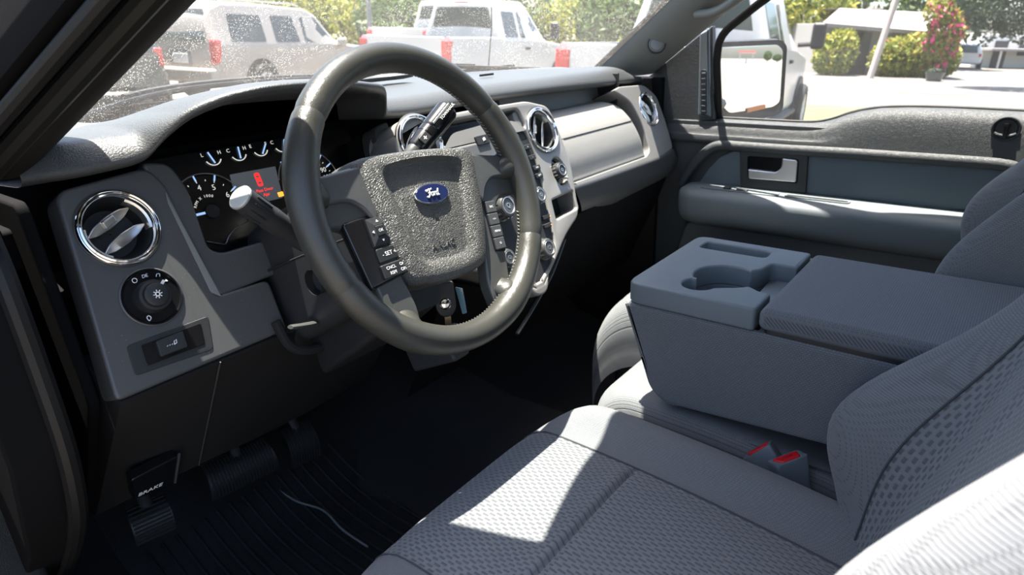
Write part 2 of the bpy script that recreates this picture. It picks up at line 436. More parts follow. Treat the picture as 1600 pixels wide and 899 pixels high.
def air_vent(fr, px, py, ang, parent, tilt=28):
    u, v = fr.uv(px, py); f = fr.sub(u, v, 0, R(ang))
    ring = MB().lathe([(.0378, -.004), (.0385, .0035), (.0405, .0052), (.0425, .0042), (.0440, .0058), (.0462, .0050), (.0472, .0010), (.0474, -.006)], f, 56)
    o = obj('air_vent', ring, M['chrome'], parent, 60)
    bowl = MB().lathe([(.0378, -.004), (.0340, -.020), (.030, -.034), (.001, -.034)], f, 40)
    obj('vent_bowl', bowl, M['black'], o)
    for a0 in (0, PI):
        rows = []
        for k in range(9):
            a = a0-.62+1.24*k/8
            rows.append([f(r*math.cos(a), r*math.sin(a), h) for r, h in ((.0376, .001), (.0350, -.001), (.0345, -.016), (.037, -.016))])
        obj('vent_collar', MB().loft(rows, cu=True, cap0=True, cap1=True), M['satinch'], o)
    for k, vv in enumerate((.0125, -.0125)):
        g = f.sub(0, vv, -.010); tl = R(tilt)
        g = Fr(g.o, g.u, g.v*math.cos(tl)+g.n*math.sin(tl))
        L = .0325
        pts = [(-L, -.001), (-L*.6, .0055), (0, .0075), (L*.6, .0055), (L, -.001), (L*.6, -.0065), (0, -.0085), (-L*.6, -.0065)]
        bl = MB().plate(g, rnd(pts, .004), -.0012, .0012, .001)
        obj('vane', bl, M['satinch'], o)
        if k == 0:
            obj('vane_tab', MB().box((.0, .0015, .002), (.017, .010, .006), .002, g), M['satinch'], o)
    return o
for (fr, px, py), a in zip(VENTS, (24, 40, 60, -50)):
    air_vent(fr, px, py, a, dash)

def sun_icon(b, f, r, h=.0006):
    b.lathe([(r*.30, 0), (r*.45, h), (r*.60, 0)], f, 16)
    for k in range(8):
        a = k*PI/4; b.plate(f.sub(r*.83*math.cos(a), r*.83*math.sin(a), 0, a), rect(0, 0, r*.38, r*.2), 0, h, 0)
    return b
ku, kv = D.uv(237, 464); K = D.sub(ku, kv, 0)
sw = obj('headlight_switch', MB().lathe([(.0345, -.004), (.0345, .002), (.0335, .0036), (.0325, .0030), (.0315, .0012), (.002, .0012)], K, 48), M['gloss'], dash)
obj('switch_bezel', MB().lathe([(.0358, -.002), (.0362, .0016), (.0346, .0026), (.0344, 0)], K, 48), M['satin'], sw)
b = MB().lathe([(.0205, .001), (.0200, .010), (.0180, .0135), (.0150, .0140), (.0140, .019), (.0120, .0205), (.001, .0210)], K, 40)
obj('knob', b, M['black'], sw)
obj('sun_symbol', sun_icon(MB(), K.sub(0, 0, .0211), .0052), M['white'], sw)
obj('pointer', MB().plate(K.sub(.0125, .0115, .0142, R(42)), rect(0, 0, .0075, .0036, .001), 0, .0012, .0004), M['white'], sw)
kk = K.sub(0, 0, .0014)
obj('symbol', MB().lathe([(.0022, 0), (.0027, .0004), (.0032, 0)], kk.sub(-.011, .0245), 16), M['white'], sw)
obj('symbol', MB().text(kk, .0015, .0262, 0, .0058, 'DE', shear=.1), M['white'], sw)
obj('symbol', MB().stroke(kk, [(.0135, .0215), (.0155, .0245), (.0185, .0235), (.0175, .0205)], .0005), M['white'], sw)
obj('symbol', MB().stroke(kk, [(.021, .0135), (.024, .0125), (.0225, .0150)], .0005), M['white'], sw)
obj('symbol', MB().stroke(kk, [(-.015, -.0225), (-.0125, -.0205), (-.0105, -.0235), (-.0135, -.0265)], .0006, closed=True), M['white'], sw)

q = [D.uv(*p) for p in [(197, 541), (325, 494), (333, 546), (211, 588)]]
ps = obj('pedal_switch', MB().plate(D, rnd(q, .005), -.006, .0012, .0008), M['black'], dash)
q = [D.uv(*p) for p in [(218, 540), (313, 505), (320, 538), (228, 573)]]
obj('switch_recess', MB().plate(D, rnd(q, .004), .0008, .0022, .0006), M['gloss'], ps)
q = [D.uv(*p) for p in [(241, 534), (283, 518), (291, 543), (249, 559)]]
obj('rocker', MB().plate(D, rnd(q, .002), .0, .007, .0015), M['char'], ps)
b = MB(); c = D.sub(*D.uv(266, 538), .0071)
for k in range(3): b.stroke(c, [(-.007+k*.003, -.0012), (-.0055+k*.003, -.0003)], .0004, smooth=0)
b.stroke(c, [(.002, -.002), (.003, .002), (.006, .0028), (.0052, -.001), (.002, -.002)], .0005, smooth=0)
obj('symbol', b, M['white'], ps)

# --- surround of the gauge opening
out = [D.uv(*p) for p in [(238, 271), (262, 268), (283, 292), (346, 461), (418, 437), (450, 520)]]
x1, yb = -.195, -.135
outer = [(-.604, .062), (-.590, .060), (-.574, .040), (-.590, .052)]
L = [D.uv(*p) for p in [(243, 276), (346, 463), (470, 424)]]
I = [D.uv(*p) for p in [(276, 293), (333, 394), (388, 380)]]
cxm = -.40
ol = [(-.603, .062), (-.585, .058), L[1], (-.50, L[1][1]+.012), (-.30, L[1][1]+.012), (2*cxm-L[1][0], L[1][1]), (-.215, .05), (-.200, .062)]
il = [(-.583, .068), (-.566, .03), I[1], (I[2][0], I[1][1]-.002), (-.335, I[1][1]-.002), (2*cxm-I[1][0], I[1][1]), (-.232, .03), (-.217, .068)]
b = MB()
outp = [(-.607, .075), L[1], (-.50, L[1][1]+.004), (-.30, L[1][1]+.004), (2*cxm-L[1][0], L[1][1]), (-.193, .075), (-.228, .075)]
inp = [(-.572, .070), (-.563, .032), (I[1][0]-.002, I[1][1]+.006), (I[1][0]+.012, I[1][1]-.004), (-.29, I[1][1]-.004), (2*cxm-I[1][0], I[1][1]+.006), (-.237, .032), (-.228, .070)]
ush = outp[:6] + [(-.226, .068), (-.237, .032)] + inp[5:1:-1] + [(-.563, .032), (-.574, .068)]
b.plate(D, rnd(ush, [.01, .006, .01, .01, .006, .01, .012, .02, .012, .012, .012, .012, .02, .012]), -.045, -.003, .004)
obj('cluster_surround', b, M['satin'], dash)
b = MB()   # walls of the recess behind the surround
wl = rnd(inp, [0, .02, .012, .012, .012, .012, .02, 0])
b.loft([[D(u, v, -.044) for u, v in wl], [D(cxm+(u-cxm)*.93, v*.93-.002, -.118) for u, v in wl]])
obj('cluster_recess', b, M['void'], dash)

# --- silver centre trim
sym = -.030
rt = [(790, 155), (838, 152), (856, 165), (868, 188), (893, 255), (906, 335), (884, 368), (868, 410), (846, 455)]
ru = [S.uv(*p) for p in rt]
ru[0] = (sym, .066); ru[1] = (.118, .064)
low_r = [(.012, -.262), (-.012, -.30)]
right = ru + low_r
left = [(2*sym-u, v) for u, v in reversed(right[1:])]
rad = [0, .012, .02, .02, .03, .02, .03, .03, .03, .02, .02]
ct = rnd(right+left, rad + rad[1:][::-1])
v1 = S.uv(847, 203.5); v2 = S.uv(657, 222)
ap = [S.uv(*p) for p in [(803, 192), (822, 205), (838, 245), (856, 320), (868, 380), (864, 408), (845, 440)]]
apo = [(sym, ap[0][1]+.004), ap[0]] + ap[1:] + [(-.012, -.275)]
apo = apo + [(2*sym-u, v) for u, v in reversed(apo[1:])]
aprad = [0, .012]+[.01]*6+[.015]; apo = rnd(apo, aprad+aprad[1:][::-1])
bn = [S.uv(*p) for p in [(863, 313), (895, 298), (902, 325), (870, 343)]]
ell_v = lambda c: ell(*c, .0450, .0450)
tk = S.uv(875, 268)
clk = rnd([(-.150, .012), (.092, .012), (.085, .052), (-.142, .052)], .012)
b = MB().plate(S, ct, -.075, 0, .0045, [ell_v(v1), ell_v(v2), apo, rnd(bn, .004), ell(tk[0]-.001, tk[1], .0215, .029), clk], seg=3)
obj('center_trim', b, M['silver'], dash, 30)
b = MB().plate(S, rnd([(u*1, v) for u, v in [(bn[0][0]-.004, bn[0][1]+.004), (bn[1][0]+.004, bn[1][1]+.004), (bn[2][0]+.004, bn[2][1]-.004), (bn[3][0]-.004, bn[3][1]-.004)]], .003), -.06, -.045, .001)
for a, c in ((bn[0], bn[1]), (bn[1], bn[2]), (bn[2], bn[3]), (bn[3], bn[0])):
    b.loft([[S(*a, -.004), S(*c, -.004)], [S(*a, -.05), S(*c, -.05)]])
obj('storage_bin', b, M['black'], dash)
b = MB().plate(S, clk, -.06, -.030, .002)
obj('clock_display', b, M['gloss'], dash)
b = MB().plate(S, rnd([(.068, .018), (.088, .018), (.082, .048), (.070, .046)], .004), -.03, -.006, .001)
obj('hazard_window', b, M['greypl'], dash)
b = MB().plate(S, apo, -.06, -.004, .002)
au = obj('audio_panel', b, M['char'], dash)
# controls on the panel
def key(px, py, w, h, mat='char', z=.006, parent=None, name='button', ang=0):
    u, v = S.uv(px, py, -.004)
    return obj(name, MB().plate(S.sub(u, v, -.004, ang), rect(0, 0, w, h, .0015), -.002, z, .0012), M[mat], parent or au)
def mark(par, px, py, txt, size=.0045, z=.0024, mat='white'):
    u, v = S.uv(px, py, -.004)
    obj('lettering', MB().text(S.sub(u, v, -.004), 0, 0, z, size, txt, .0002), M[mat], par)
for i, (px, py) in enumerate([(821, 231), (829, 247), (836, 263), (840, 275)]):
    k = key(px, py, .021, .0095); mark(k, px, py, ('I I', '\u2022', 'SEEK', 'EJECT')[i], .004, .0062)
for i, (px, py) in enumerate([(851, 340), (853, 353)]):
    k = key(px, py, .022, .0085)
    u, v = S.uv(px+5, py-1, -.004)
    obj('indicator', MB().lathe([(.0014, 0), (.0012, .001), (.0001, .0013)], S.sub(u, v, .0015), 10), M['orange'], k)
for px, py, w in [(776, 367, .03), (757, 373, .022), (768, 350, .028)]:
    key(px, py, w, .014)
key(752, 372, .0015, .03, 'satinch', .003, name='divider')
# compact disc face lit by the sun, with its tuner key
cd = rnd([(-.185, -.052), (.045, -.052), (.045, .004), (-.17, .004)], .006)
obj('player_face', MB().plate(S, cd, -.010, .012, .004), M['midgrey'], au)
u, v = S.uv(753, 219, .012)
k = obj('button', MB().plate(S.sub(u, v, .012), rect(0, 0, .034, .017, .002), -.002, .003, .001), M['char'], au)
obj('symbol', MB().plate(S.sub(u+.003, v, .0152), rnd([(-.004, -.003), (.004, -.001), (.002, .004), (-.004, .002)], .001), 0, .0006, 0), M['white'], k)
def dial(px, py, r, h, parent, n=-.004, mat='satin', cap=True, fr=S):
    u, v = fr.uv(px, py, n+h); f = fr.sub(u, v, n)
    prof = [(r*1.12, 0), (r*1.12, h*.12), (r, h*.2), (r*.97, h*.82), (r*.86, h), (r*.74, h*1.02), (r*.70, h*.95), (r*.02, h*.95)]
    o = obj('dial', MB().lathe(prof, f, 32), M[mat], parent, 40)
    b = MB()
    b.lathe([(r*.73, h*.95), (r*.70, h*1.02), (r*.65, h*1.02), (r*.63, h*.96)], f, 28)
    obj('dial_ring', b, M['satinch'], o)
    g = MB()
    for k in range(14):
        a = 2*PI*k/14; g.plate(f.sub(r*.985*math.cos(a), r*.985*math.sin(a), h*.5, a), rect(0, 0, r*.06, r*.16), -h*.26, h*.26, 0)
    g.text(f.sub(0, 0, h*.97), 0, 0, 0, r*.55, 'Q', .0002)
    obj('dial_marks', g, M['satinch'], o)
    return o
dial(795, 321, .0225, .026, au, mat='spoke')
dial(846, 304, .0165, .012, au, mat='spoke')
dial(859, 387, .0195, .018, au, mat='spoke')
dial(797, 402, .0165, .022, au, mat='spoke')
# four wheel drive knob in its own oval
f = S.sub(*tk, -.006)
b = MB().plate(f, ell(-.001, 0, .0212, .0286), -.012, -.004, .001)
w4 = obj('drive_selector', b, M['gloss'], dash)
dial(879, 265, .0165, .022, w4, n=-.010, mat='black')
obj('selector_lever', MB().tube([f(.006, -.014, .002), f(.013, -.017, .008), f(.015, -.020, .010)], [.003, .0032, .0022], 8), M['satinch'], w4)

# --- passenger side
pt = [(957, 142), (966, 136), (1004, 133), (1024, 150), (1040, 195), (1050, 232), (1030, 246), (1020, 252), (900, 294), (895, 286), (1008, 245), (1014, 236), (1003, 196), (984, 160)]
pu = [G.uv(*p) for p in pt]
pv = G.uv(1012.3, 171)
b = MB().plate(G, rnd(pu, [.004, .01, .02, .02, .03, .012, .01, .004, .003, .003, .008, .02, .03, .02]), -.07, .004, .0035, [ell(*pv, .0450, .0450)], seg=3)
obj('passenger_trim', b, M['silver'], dash, 30)
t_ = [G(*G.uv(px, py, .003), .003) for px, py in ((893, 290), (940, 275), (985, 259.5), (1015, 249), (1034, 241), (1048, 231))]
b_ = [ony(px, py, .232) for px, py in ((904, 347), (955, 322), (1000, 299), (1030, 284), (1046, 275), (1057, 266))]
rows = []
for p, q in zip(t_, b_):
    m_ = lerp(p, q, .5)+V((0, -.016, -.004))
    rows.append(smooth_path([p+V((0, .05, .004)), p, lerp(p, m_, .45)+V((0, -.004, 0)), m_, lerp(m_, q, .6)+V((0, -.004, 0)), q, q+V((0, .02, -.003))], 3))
obj('lower_rail', MB().loft([[V(c) for c in r] for r in rows]), M['satin'], dash, 60)  # same silver piece as the trim above; its underside shade put into the colour
gl = [G.uv(*p) for p in [(852, 187), (972, 156), (986, 166), (1002, 203), (1009, 236), (897, 280), (872, 220)]]
# the glove box face: upper half leans back, lower half is steeper
uL, uR = .205, .572
def gx(v, side):
    return interp([-.11, -.06, 0, .034, .05], [.574, .566, .552, .535, .515], v) if side else .20
prof = [(.060, -.070), (.056, -.050), (.050, -.034), (.042, -.022), (.030, -.011), (.012, -.002), (-.008, .004), (-.0185, .0060)]
prof2 = [(-.0200, .0062), (-.04, .0085), (-.07, .0085), (-.095, .004), (-.1065, .002), (-.116, .000), (-.119, -.02)]
def face(pr):
    rows = []
    for v, n in pr:
        xr = gx(v, 1); xs = [uL, .26, .34, .42, .49, xr-.015, xr-.005, xr]
        rows.append([G(x, v, n - (.001 if k == 6 else .008 if k == 7 else 0)) for k, x in enumerate(xs)])
    rows2 = [[r[j] for r in rows] for j in range(len(rows[0]))]
    return [smooth_path(r, 3) for r in rows2]
M['glove'] = grain('glove_box_grain', (.27, .265, .252), .48, 500, .3)
gb = obj('glove_box', MB().loft(face(prof2)), M['glove'], dash, 60)
obj('airbag_door', MB().loft(face(prof)), M['glove'], dash, 60)
obj('door_seam', MB().tube([G(x, -.0193, .0066) for x in (.238, .35, .46, .548)], .0011, 6), M['black'], dash)
f = G.sub(*G.uv(993, 229), .003)
obj('airbag_mark', MB().plate(f, ell(0, 0, .012, .008, 20), -.001, .0016, .001).text(f, 0, 0, .0016, .006, 'AIRBAG'), M['greypl'], gb)
b = MB().plate(Fr((.40, .335, .02), (1, 0, 0), (0, .2, 1)), rect(0, 0, .50, .12), -.01, 0, .001)
obj('storage_slot', b, M['greypl'], dash)
b = MB().plate(Fr((.555, .30, .03), (0, 1, 0), (0, 0, 1)), rect(.03, 0, .10, .09), -.004, .004, .001)
obj('slot_end', b, M['black'], dash)

# --- lower panels
def strip(pts_top, pts_bot, back=.02):
    return MB().loft([[V(p) for p in pts_top], [V(p) for p in pts_bot]])
kt = [ony(188, 629, .207), ony(345, 573, .207), ony(446, 532, .207), V((-.40, .20, -.205)), V((-.25, .20, -.205))]
kb = [onx(150, 806, -.742), onx(310, 727, -.616), V((-.50, .37, -.44)), V((-.40, .38, -.45)), V((-.25, .39, -.45))]
kt[0].z = kt[1].z = kt[2].z = -.198
rowsk = []
for a, c in zip(kt, kb):
    rowsk.append([a + V((0, .10, .03)), a + V((0, .006, .002)), a, lerp(a, c, .3), lerp(a, c, .65), c, c+V((0, .012, -.006)), c+V((0, .12, .02))])
obj('knee_panel', MB().loft(rowsk, cap0=True), M['mattch'], dash, 40)
s0 = kt[1]+V((0, -.0015, 0)); s1 = kb[1]+V((0, -.0015, 0))
obj('panel_seam', MB().tube([lerp(s0, s1, t) for t in (0, .3, .65, 1)], .0010, 6), M['spoke'], dash)
# steering column opening lip
obj('column_opening_lip', MB().tube(smooth_path([V((-.525, .208, -.175)), V((-.515, .195, -.215)), V((-.47, .19, -.232)), V((-.36, .19, -.232)), V((-.28, .19, -.222))], 5), [.007]*21, 10), M['mattch'], dash)
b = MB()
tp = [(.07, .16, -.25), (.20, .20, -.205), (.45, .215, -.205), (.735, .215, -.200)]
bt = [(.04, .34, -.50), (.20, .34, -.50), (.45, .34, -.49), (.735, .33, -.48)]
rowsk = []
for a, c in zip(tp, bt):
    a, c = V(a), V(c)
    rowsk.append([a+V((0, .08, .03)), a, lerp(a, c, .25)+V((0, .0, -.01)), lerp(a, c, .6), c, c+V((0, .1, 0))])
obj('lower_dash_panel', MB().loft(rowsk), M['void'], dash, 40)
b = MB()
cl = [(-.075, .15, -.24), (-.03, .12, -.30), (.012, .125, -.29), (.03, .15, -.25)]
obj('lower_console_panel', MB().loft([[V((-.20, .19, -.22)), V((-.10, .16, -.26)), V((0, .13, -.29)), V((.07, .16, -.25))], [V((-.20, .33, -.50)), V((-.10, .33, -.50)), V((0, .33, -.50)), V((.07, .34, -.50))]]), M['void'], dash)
ed = [S(*S.uv(px, py, -.03), -.03) for px, py in ((882, 374), (862, 428), (836, 476), (808, 522))]
obj('stack_edge_strip', MB().tube(smooth_path(ed, 5), .004, 8, flat=.5), M['spoke'], dash)
# left end
ec = [(.300, .030), (.52, .03), (.52, -.46), (.425, -.452), (.262, -.215)]
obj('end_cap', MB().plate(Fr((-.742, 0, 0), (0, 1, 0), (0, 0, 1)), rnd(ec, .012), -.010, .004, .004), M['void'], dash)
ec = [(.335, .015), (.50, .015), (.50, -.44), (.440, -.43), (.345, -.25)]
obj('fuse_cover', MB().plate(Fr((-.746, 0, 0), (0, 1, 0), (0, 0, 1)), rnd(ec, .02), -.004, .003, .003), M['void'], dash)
ec = [(.300, .030), (.52, .03), (.52, -.46), (.40, -.45), (.262, -.215)]
obj('end_cap', MB().plate(Fr((.742, 0, 0), (0, 1, 0), (0, 0, 1)), rnd(ec, .012), -.010, .004, .004), M['mattch'], dash)
# ================================================================ STEERING WHEEL
TW = R(22.0); W0 = V((-.41, 0, 0))
W = Fr(W0, (1, 0, 0), (0, math.sin(TW), math.cos(TW)))
WR = Fr(W0, (math.cos(R(-5)), math.sin(R(-5))*math.sin(TW), math.sin(R(-5))*math.cos(TW)), W.v)   # turned a touch clockwise
wheel = thing('steering_wheel', 'black leather-wrapped steering wheel with a blue oval badge on its hub', 'steering wheel', W0)
RR, RT = .1755, .0172
def rim_r(a):   # thicker at the grips
    return RT + .0016*sum(math.exp(-((a-c+PI) % (2*PI)-PI)**2/.06) for c in (R(15), R(165), R(-62), R(-118)))
seams = [R(38), R(142), R(206), R(334)]
NA = 128
def rim_rows(a0, a1, k):
    rows = []
    for i in range(k+1):
        a = lerp(a0, a1, i/k); r = rim_r(a)
        dip = min(abs((a-s+PI) % (2*PI)-PI) for s in seams)
        if dip < .006: r *= .94
        c = V((math.cos(a), math.sin(a), 0))
        rows.append([WR(c.x*(RR+r*math.cos(t)), c.y*(RR+r*math.cos(t)), r*1.06*math.sin(t)) for t in [2*PI*j/24 for j in range(24)]])
    return rows
obj('rim_arch', MB().loft(rim_rows(R(38), R(142), 40), cu=True, cap0=True, cap1=True), M['leather'], wheel)
obj('rim_grip', MB().loft(rim_rows(R(142), R(206), 30), cu=True, cap0=True, cap1=True), M['leather'], wheel)
obj('rim_base', MB().loft(rim_rows(R(206), R(334), 48), cu=True, cap0=True, cap1=True), M['leather'], wheel)
obj('rim_grip', MB().loft(rim_rows(R(334), R(398), 30), cu=True, cap0=True, cap1=True), M['leather'], wheel)
M['thread'] = plain('grey_thread', (.16, .16, .15), .7)
b = MB()   # stitches around the inner side of the rim
for i in range(190):
    a = 2*PI*(i+.5)/190; r = rim_r(a); t0, t1 = R(196), R(206)
    if abs((a-R(180)+PI) % (2*PI)-PI) < .22 or abs((a+PI) % (2*PI)-PI) < .22: continue
    pts = []
    for (da, t) in ((-.010, R(189)), (0, R(196)), (.006, R(203))):
        q = r*1.015
        pts.append(WR(math.cos(a+da)*(RR+q*math.cos(t)), math.sin(a+da)*(RR+q*math.cos(t)), q*1.06*math.sin(t)))
    b.tube(pts, .0007, 5)
st = obj('stitching', b, M['thread'], wheel); st['kind'] = 'stuff'

hubo = [(-.100, .054), (-.088, .060), (-.050, .0625), (0, .0630), (.050, .0625), (.088, .060), (.100, .054), (.0935, .018), (.0835, -.045), (.066, -.096), (.030, -.1035), (0, -.1045), (-.030, -.1035), (-.066, -.096), (-.0835, -.045), (-.0935, .018)]
hubp = rnd(hubo, [.008, .02, .02, .02, .02, .02, .008, .03, .03, .012, .03, .03, .03, .012, .03, .03], 5)
inner = [(-.060, .040), (-.03, .0455), (0, .047), (.03, .0455), (.060, .040), (.0555, .010), (.0475, -.035), (.038, -.072), (.018, -.0745), (0, -.075), (-.018, -.0745), (-.038, -.072), (-.0475, -.035), (-.0555, .010)]
innp = rnd(inner, [.012, .02, .02, .02, .012, .03, .03, .012, .02, .02, .02, .012, .03, .03], 5)
def resample(P, n, start):
    # equal-angle resampling about the hub centre
    out = []
    for k in range(n):
        a = start+2*PI*k/n; d = (math.cos(a), math.sin(a)); best = None
        for i in range(len(P)):
            (x1_, y1_), (x2_, y2_) = P[i-1], P[i]
            y1_ += .02; y2_ += .02
            ex, ey = x2_-x1_, y2_-y1_
            den = d[0]*ey-d[1]*ex
            if abs(den) < 1e-12: continue
            t = (x1_*ey-y1_*ex)/den; s_ = (x1_*d[1]-y1_*d[0])/den
            if t > 0 and -1e-9 <= s_ <= 1+1e-9: best = t if best is None else max(best, t)
        out.append((d[0]*best, d[1]*best-.02))
    return out
HO = resample(hubp, 120, .01); HI = resample(innp, 120, .01)
def dome(u, v): return .003 - .45*u*u - .35*(v+.01)**2
def ring(P, sc, nn, absn=True):
    return [WR(u*sc, (v+.02)*sc-.02, nn if absn else dome(u*sc, (v+.02)*sc-.02)+nn) for u, v in P]
mid = [(lerp(a[0], c[0], .28), lerp(a[1], c[1], .28)) for a, c in zip(HI, HO)]
mid0 = [(lerp(a[0], c[0], .04), lerp(a[1], c[1], .04)) for a, c in zip(HI, HO)]
mid2 = [(lerp(a[0], c[0], .62), lerp(a[1], c[1], .62)) for a, c in zip(HI, HO)]
rows = [ring(HO, .97, -.060), ring(HO, 1, -.052), ring(HO, 1, -.024), ring(HO, .99, -.0085, False), ring(HO, .97, -.0035, False), ring(HO, .94, -.0008, False), ring(mid2, 1, .000, False),
        ring(mid, 1, .0015, False), ring(mid0, 1, -.0055, False), ring(HI, .97, -.0065, False), ring(HI, .8, -.0065, False), ring(HI, .5, -.006, False), ring(HI, .2, -.006, False), ring(HI, .01, -.006, False)]
rows2 = []
for i in range(len(rows)-1):
    rows2.append(rows[i])
rows2.append(rows[-1])
hub = obj('airbag_cover', MB().loft(rows2, cu=True), M['hub'], wheel, 60)
E_ = WR.sub(.001, .0055, dome(0, .0055)-.0055)
emb = obj('oval_emblem', MB().lathe([(1, 0)], E_, 4) if False else MB().plate(E_, ell(0, 0, .0285, .0130, 64), -.002, .0030, .0015), M['chrome'], wheel)
obj('emblem_field', MB().plate(E_, ell(0, 0, .0268, .0114, 64), .0028, .0036, .0004), M['bluebadge'], emb)
b = MB()
k = .00092
def cur(pts, w=.0009): b.stroke(E_, [((x-11.8)*k*1.03, (y-5)*k*1.05) for x, y in pts], w, .0042, 6, smooth=6)
cur([(2.0, 10.0), (1.2, 8.6), (2.6, 7.9), (4.2, 9.6), (6.4, 10.4), (9.0, 9.9), (10.8, 10.9)], .00095)     # F, top bar
cur([(6.8, 10.0), (6.2, 7.0), (5.6, 4.2), (4.2, 1.4), (2.2, .4), (1.0, 1.8)], .00105)
cur([(3.6, 5.6), (5.6, 6.0), (7.4, 5.9), (8.2, 6.8)], .0008)
cur([(11.2, 6.2), (9.2, 5.4), (8.6, 3.0), (9.8, 1.6), (11.6, 2.4), (12.2, 4.6), (11.2, 6.2), (12.6, 5.8), (13.6, 6.3)], .00085)   # o
cur([(13.6, 6.3), (13.9, 4.0), (13.6, 1.8)], .0009); cur([(13.7, 3.2), (14.7, 5.6), (16.0, 6.2), (16.5, 5.3)], .0008)      # r
cur([(20.2, 5.8), (18.4, 6.2), (17.0, 4.2), (17.6, 2.0), (19.0, 2.0), (20.2, 4.0), (21.4, 8.0), (22.2, 10.2)], .0009); cur([(20.6, 5.2), (20.3, 2.6), (21.2, 1.7), (22.4, 2.6)], .00085)  # d
obj('emblem_script', b, M['script'], emb)
b = MB(); f = WR.sub(0, -.058, dome(0, -.058)-.0062); b.text(f, 0, 0, -.0002, .0115, 'AIRBAG', .0006)
obj('airbag_lettering', b, M['hub'], wheel)
b = MB().plate(WR.sub(0, -.022, dome(0, -.022)-.0055), rnd([(-.0035, .0025), (-.003, -.003), (.003, -.003), (.0035, .0025)], .001), -.002, .0004, .0002)
obj('horn_symbol', b, M['black'], wheel)

sp = [(.072, .054), (.112, .049), (.145, .044), (.163, .052), (.1745, .034), (.1745, -.010), (.160, -.014), (.130, -.014), (.1155, -.030), (.1135, -.085), (.106, -.125), (.100, -.147), (.066, -.152), (.062, -.125), (.075, -.06), (.082, -.01)]
rr_ = [0, .02, .02, 0, 0, 0, .01, .02, .02, .03, .02, 0, 0, .02, .03, .03]
for s in (1, -1):
    P = [(s*u, v) for u, v in sp]
    o = obj('spoke', MB().plate(WR, rnd(P, rr_), -.030, -.009, .005, seg=3), M['spoke'], wheel, 30)
    arm = [(.070, .0525), (.112, .047), (.150, .0425), (.158, .030), (.152, .012), (.118, .013), (.103, .003), (.090, -.02), (.080, 0)]
    obj('spoke_arm', MB().plate(WR, rnd([(s*u, v) for u, v in arm], [0, .02, .01, .01, .015, .02, .02, .01, .02]), -.012, -.003, .004, seg=3), M['satin'], o)
    # leather sleeve where the spokes run into the rim
    for (a, l, w_) in ((R(9), .030, .017), (R(-58), .024, .017)):
        ca, sa = math.cos(a)*s, math.sin(a)
        pth = [WR(ca*RR, sa*RR, 0), WR(ca*(RR-.010), sa*(RR-.010), -.003), WR(ca*(RR-l*.7), sa*(RR-l*.7), -.008), WR(ca*(RR-l), sa*(RR-l), -.013)]
        obj('leather_sleeve', MB().tube(smooth_path(pth, 4), [lerp(.0205, w_*.80, t/12) for t in range(13)], 16, ref=W.n, flat=.75), M['leather'], wheel)
# left switch block
WB = Fr(WR(0, 0, -.006), WR.u, WR.v)
lb = obj('switch_block', MB().plate(WB, rnd([(-.134, -.010), (-.076, -.003), (-.066, -.080), (-.121, -.089)], .005), -.012, .000, .003), M['gloss'], wheel)
PD = WB.sub(-.0905, -.0255, 0, R(4))
rows = []
for s_, h in ((1, 0), (1, .003), (.42, .0052), (.40, .0030)):
    rows.append([PD(x*.0140*s_, y*.0160*s_, h) for x, y in ((-1, -1), (1, -1), (1, 1), (-1, 1))])
obj('direction_pad', MB().loft(rows, cu=True, cap1=True), M['char'], lb, 20)
obj('button', MB().plate(PD, rect(0, 0, .0108, .0122, .001), 0, .0062, .001), M['black'], lb)
b = MB()
for a in range(4):
    f = PD.sub(.0098*math.cos(a*PI/2), .0112*math.sin(a*PI/2), .0042, a*PI/2)
    b.plate(f, [(-.0011, -.0016), (.0014, 0), (-.0011, .0016)], 0, .0007, 0)
b.text(PD, 0, 0, .0062, .0045, 'OK', .0002)
f = WB.sub(-.086, -.0525, .0031, R(4)); b.text(f, 0, 0, 0, .0068, '- SET +', .0002)
f = WB.sub(-.082, -.0715, .0036, R(4)); b.text(f, -.0075, .0032, 0, .0052, 'CNCL', .0002); b.text(f, -.0065, -.0032, 0, .0052, 'RSM', .0002)
b.text(f, .0095, .0032, 0, .0052, 'ON', .0002); b.text(f, .0095, -.0032, 0, .0052, 'OFF', .0002)
obj('lettering', b, M['white'], lb)
for v, h in ((-.0525, .0030), (-.0715, .0035)):
    f = WB.sub(-.0845, v, 0, R(4)); obj('button', MB().plate(f, rect(0, 0, .036, .0165, .002), -.002, h, .0012), M['black'], lb)
rb = obj('switch_block', MB().plate(WB, rnd([(.0925, -.014), (.1135, -.018), (.1120, -.088), (.0895, -.0845)], .004), -.012, -.0022, .001), M['gloss'], wheel)
for i, t in enumerate(('SRC', '\u2022 I \u2022', 'MENU', 'O')):
    f = WB.sub(.1035-.0006*i, -.0248-.0168*i, 0, R(-1))
    k = obj('button', MB().plate(f, rect(0, 0, .0185, .0158, .0012), -.004, .0012, .001), M['greypl'] if i < 0 else M['satin'], rb)
    obj('lettering', MB().text(f, 0, 0, .0013, .0042, t, .0002), M['white'], k)

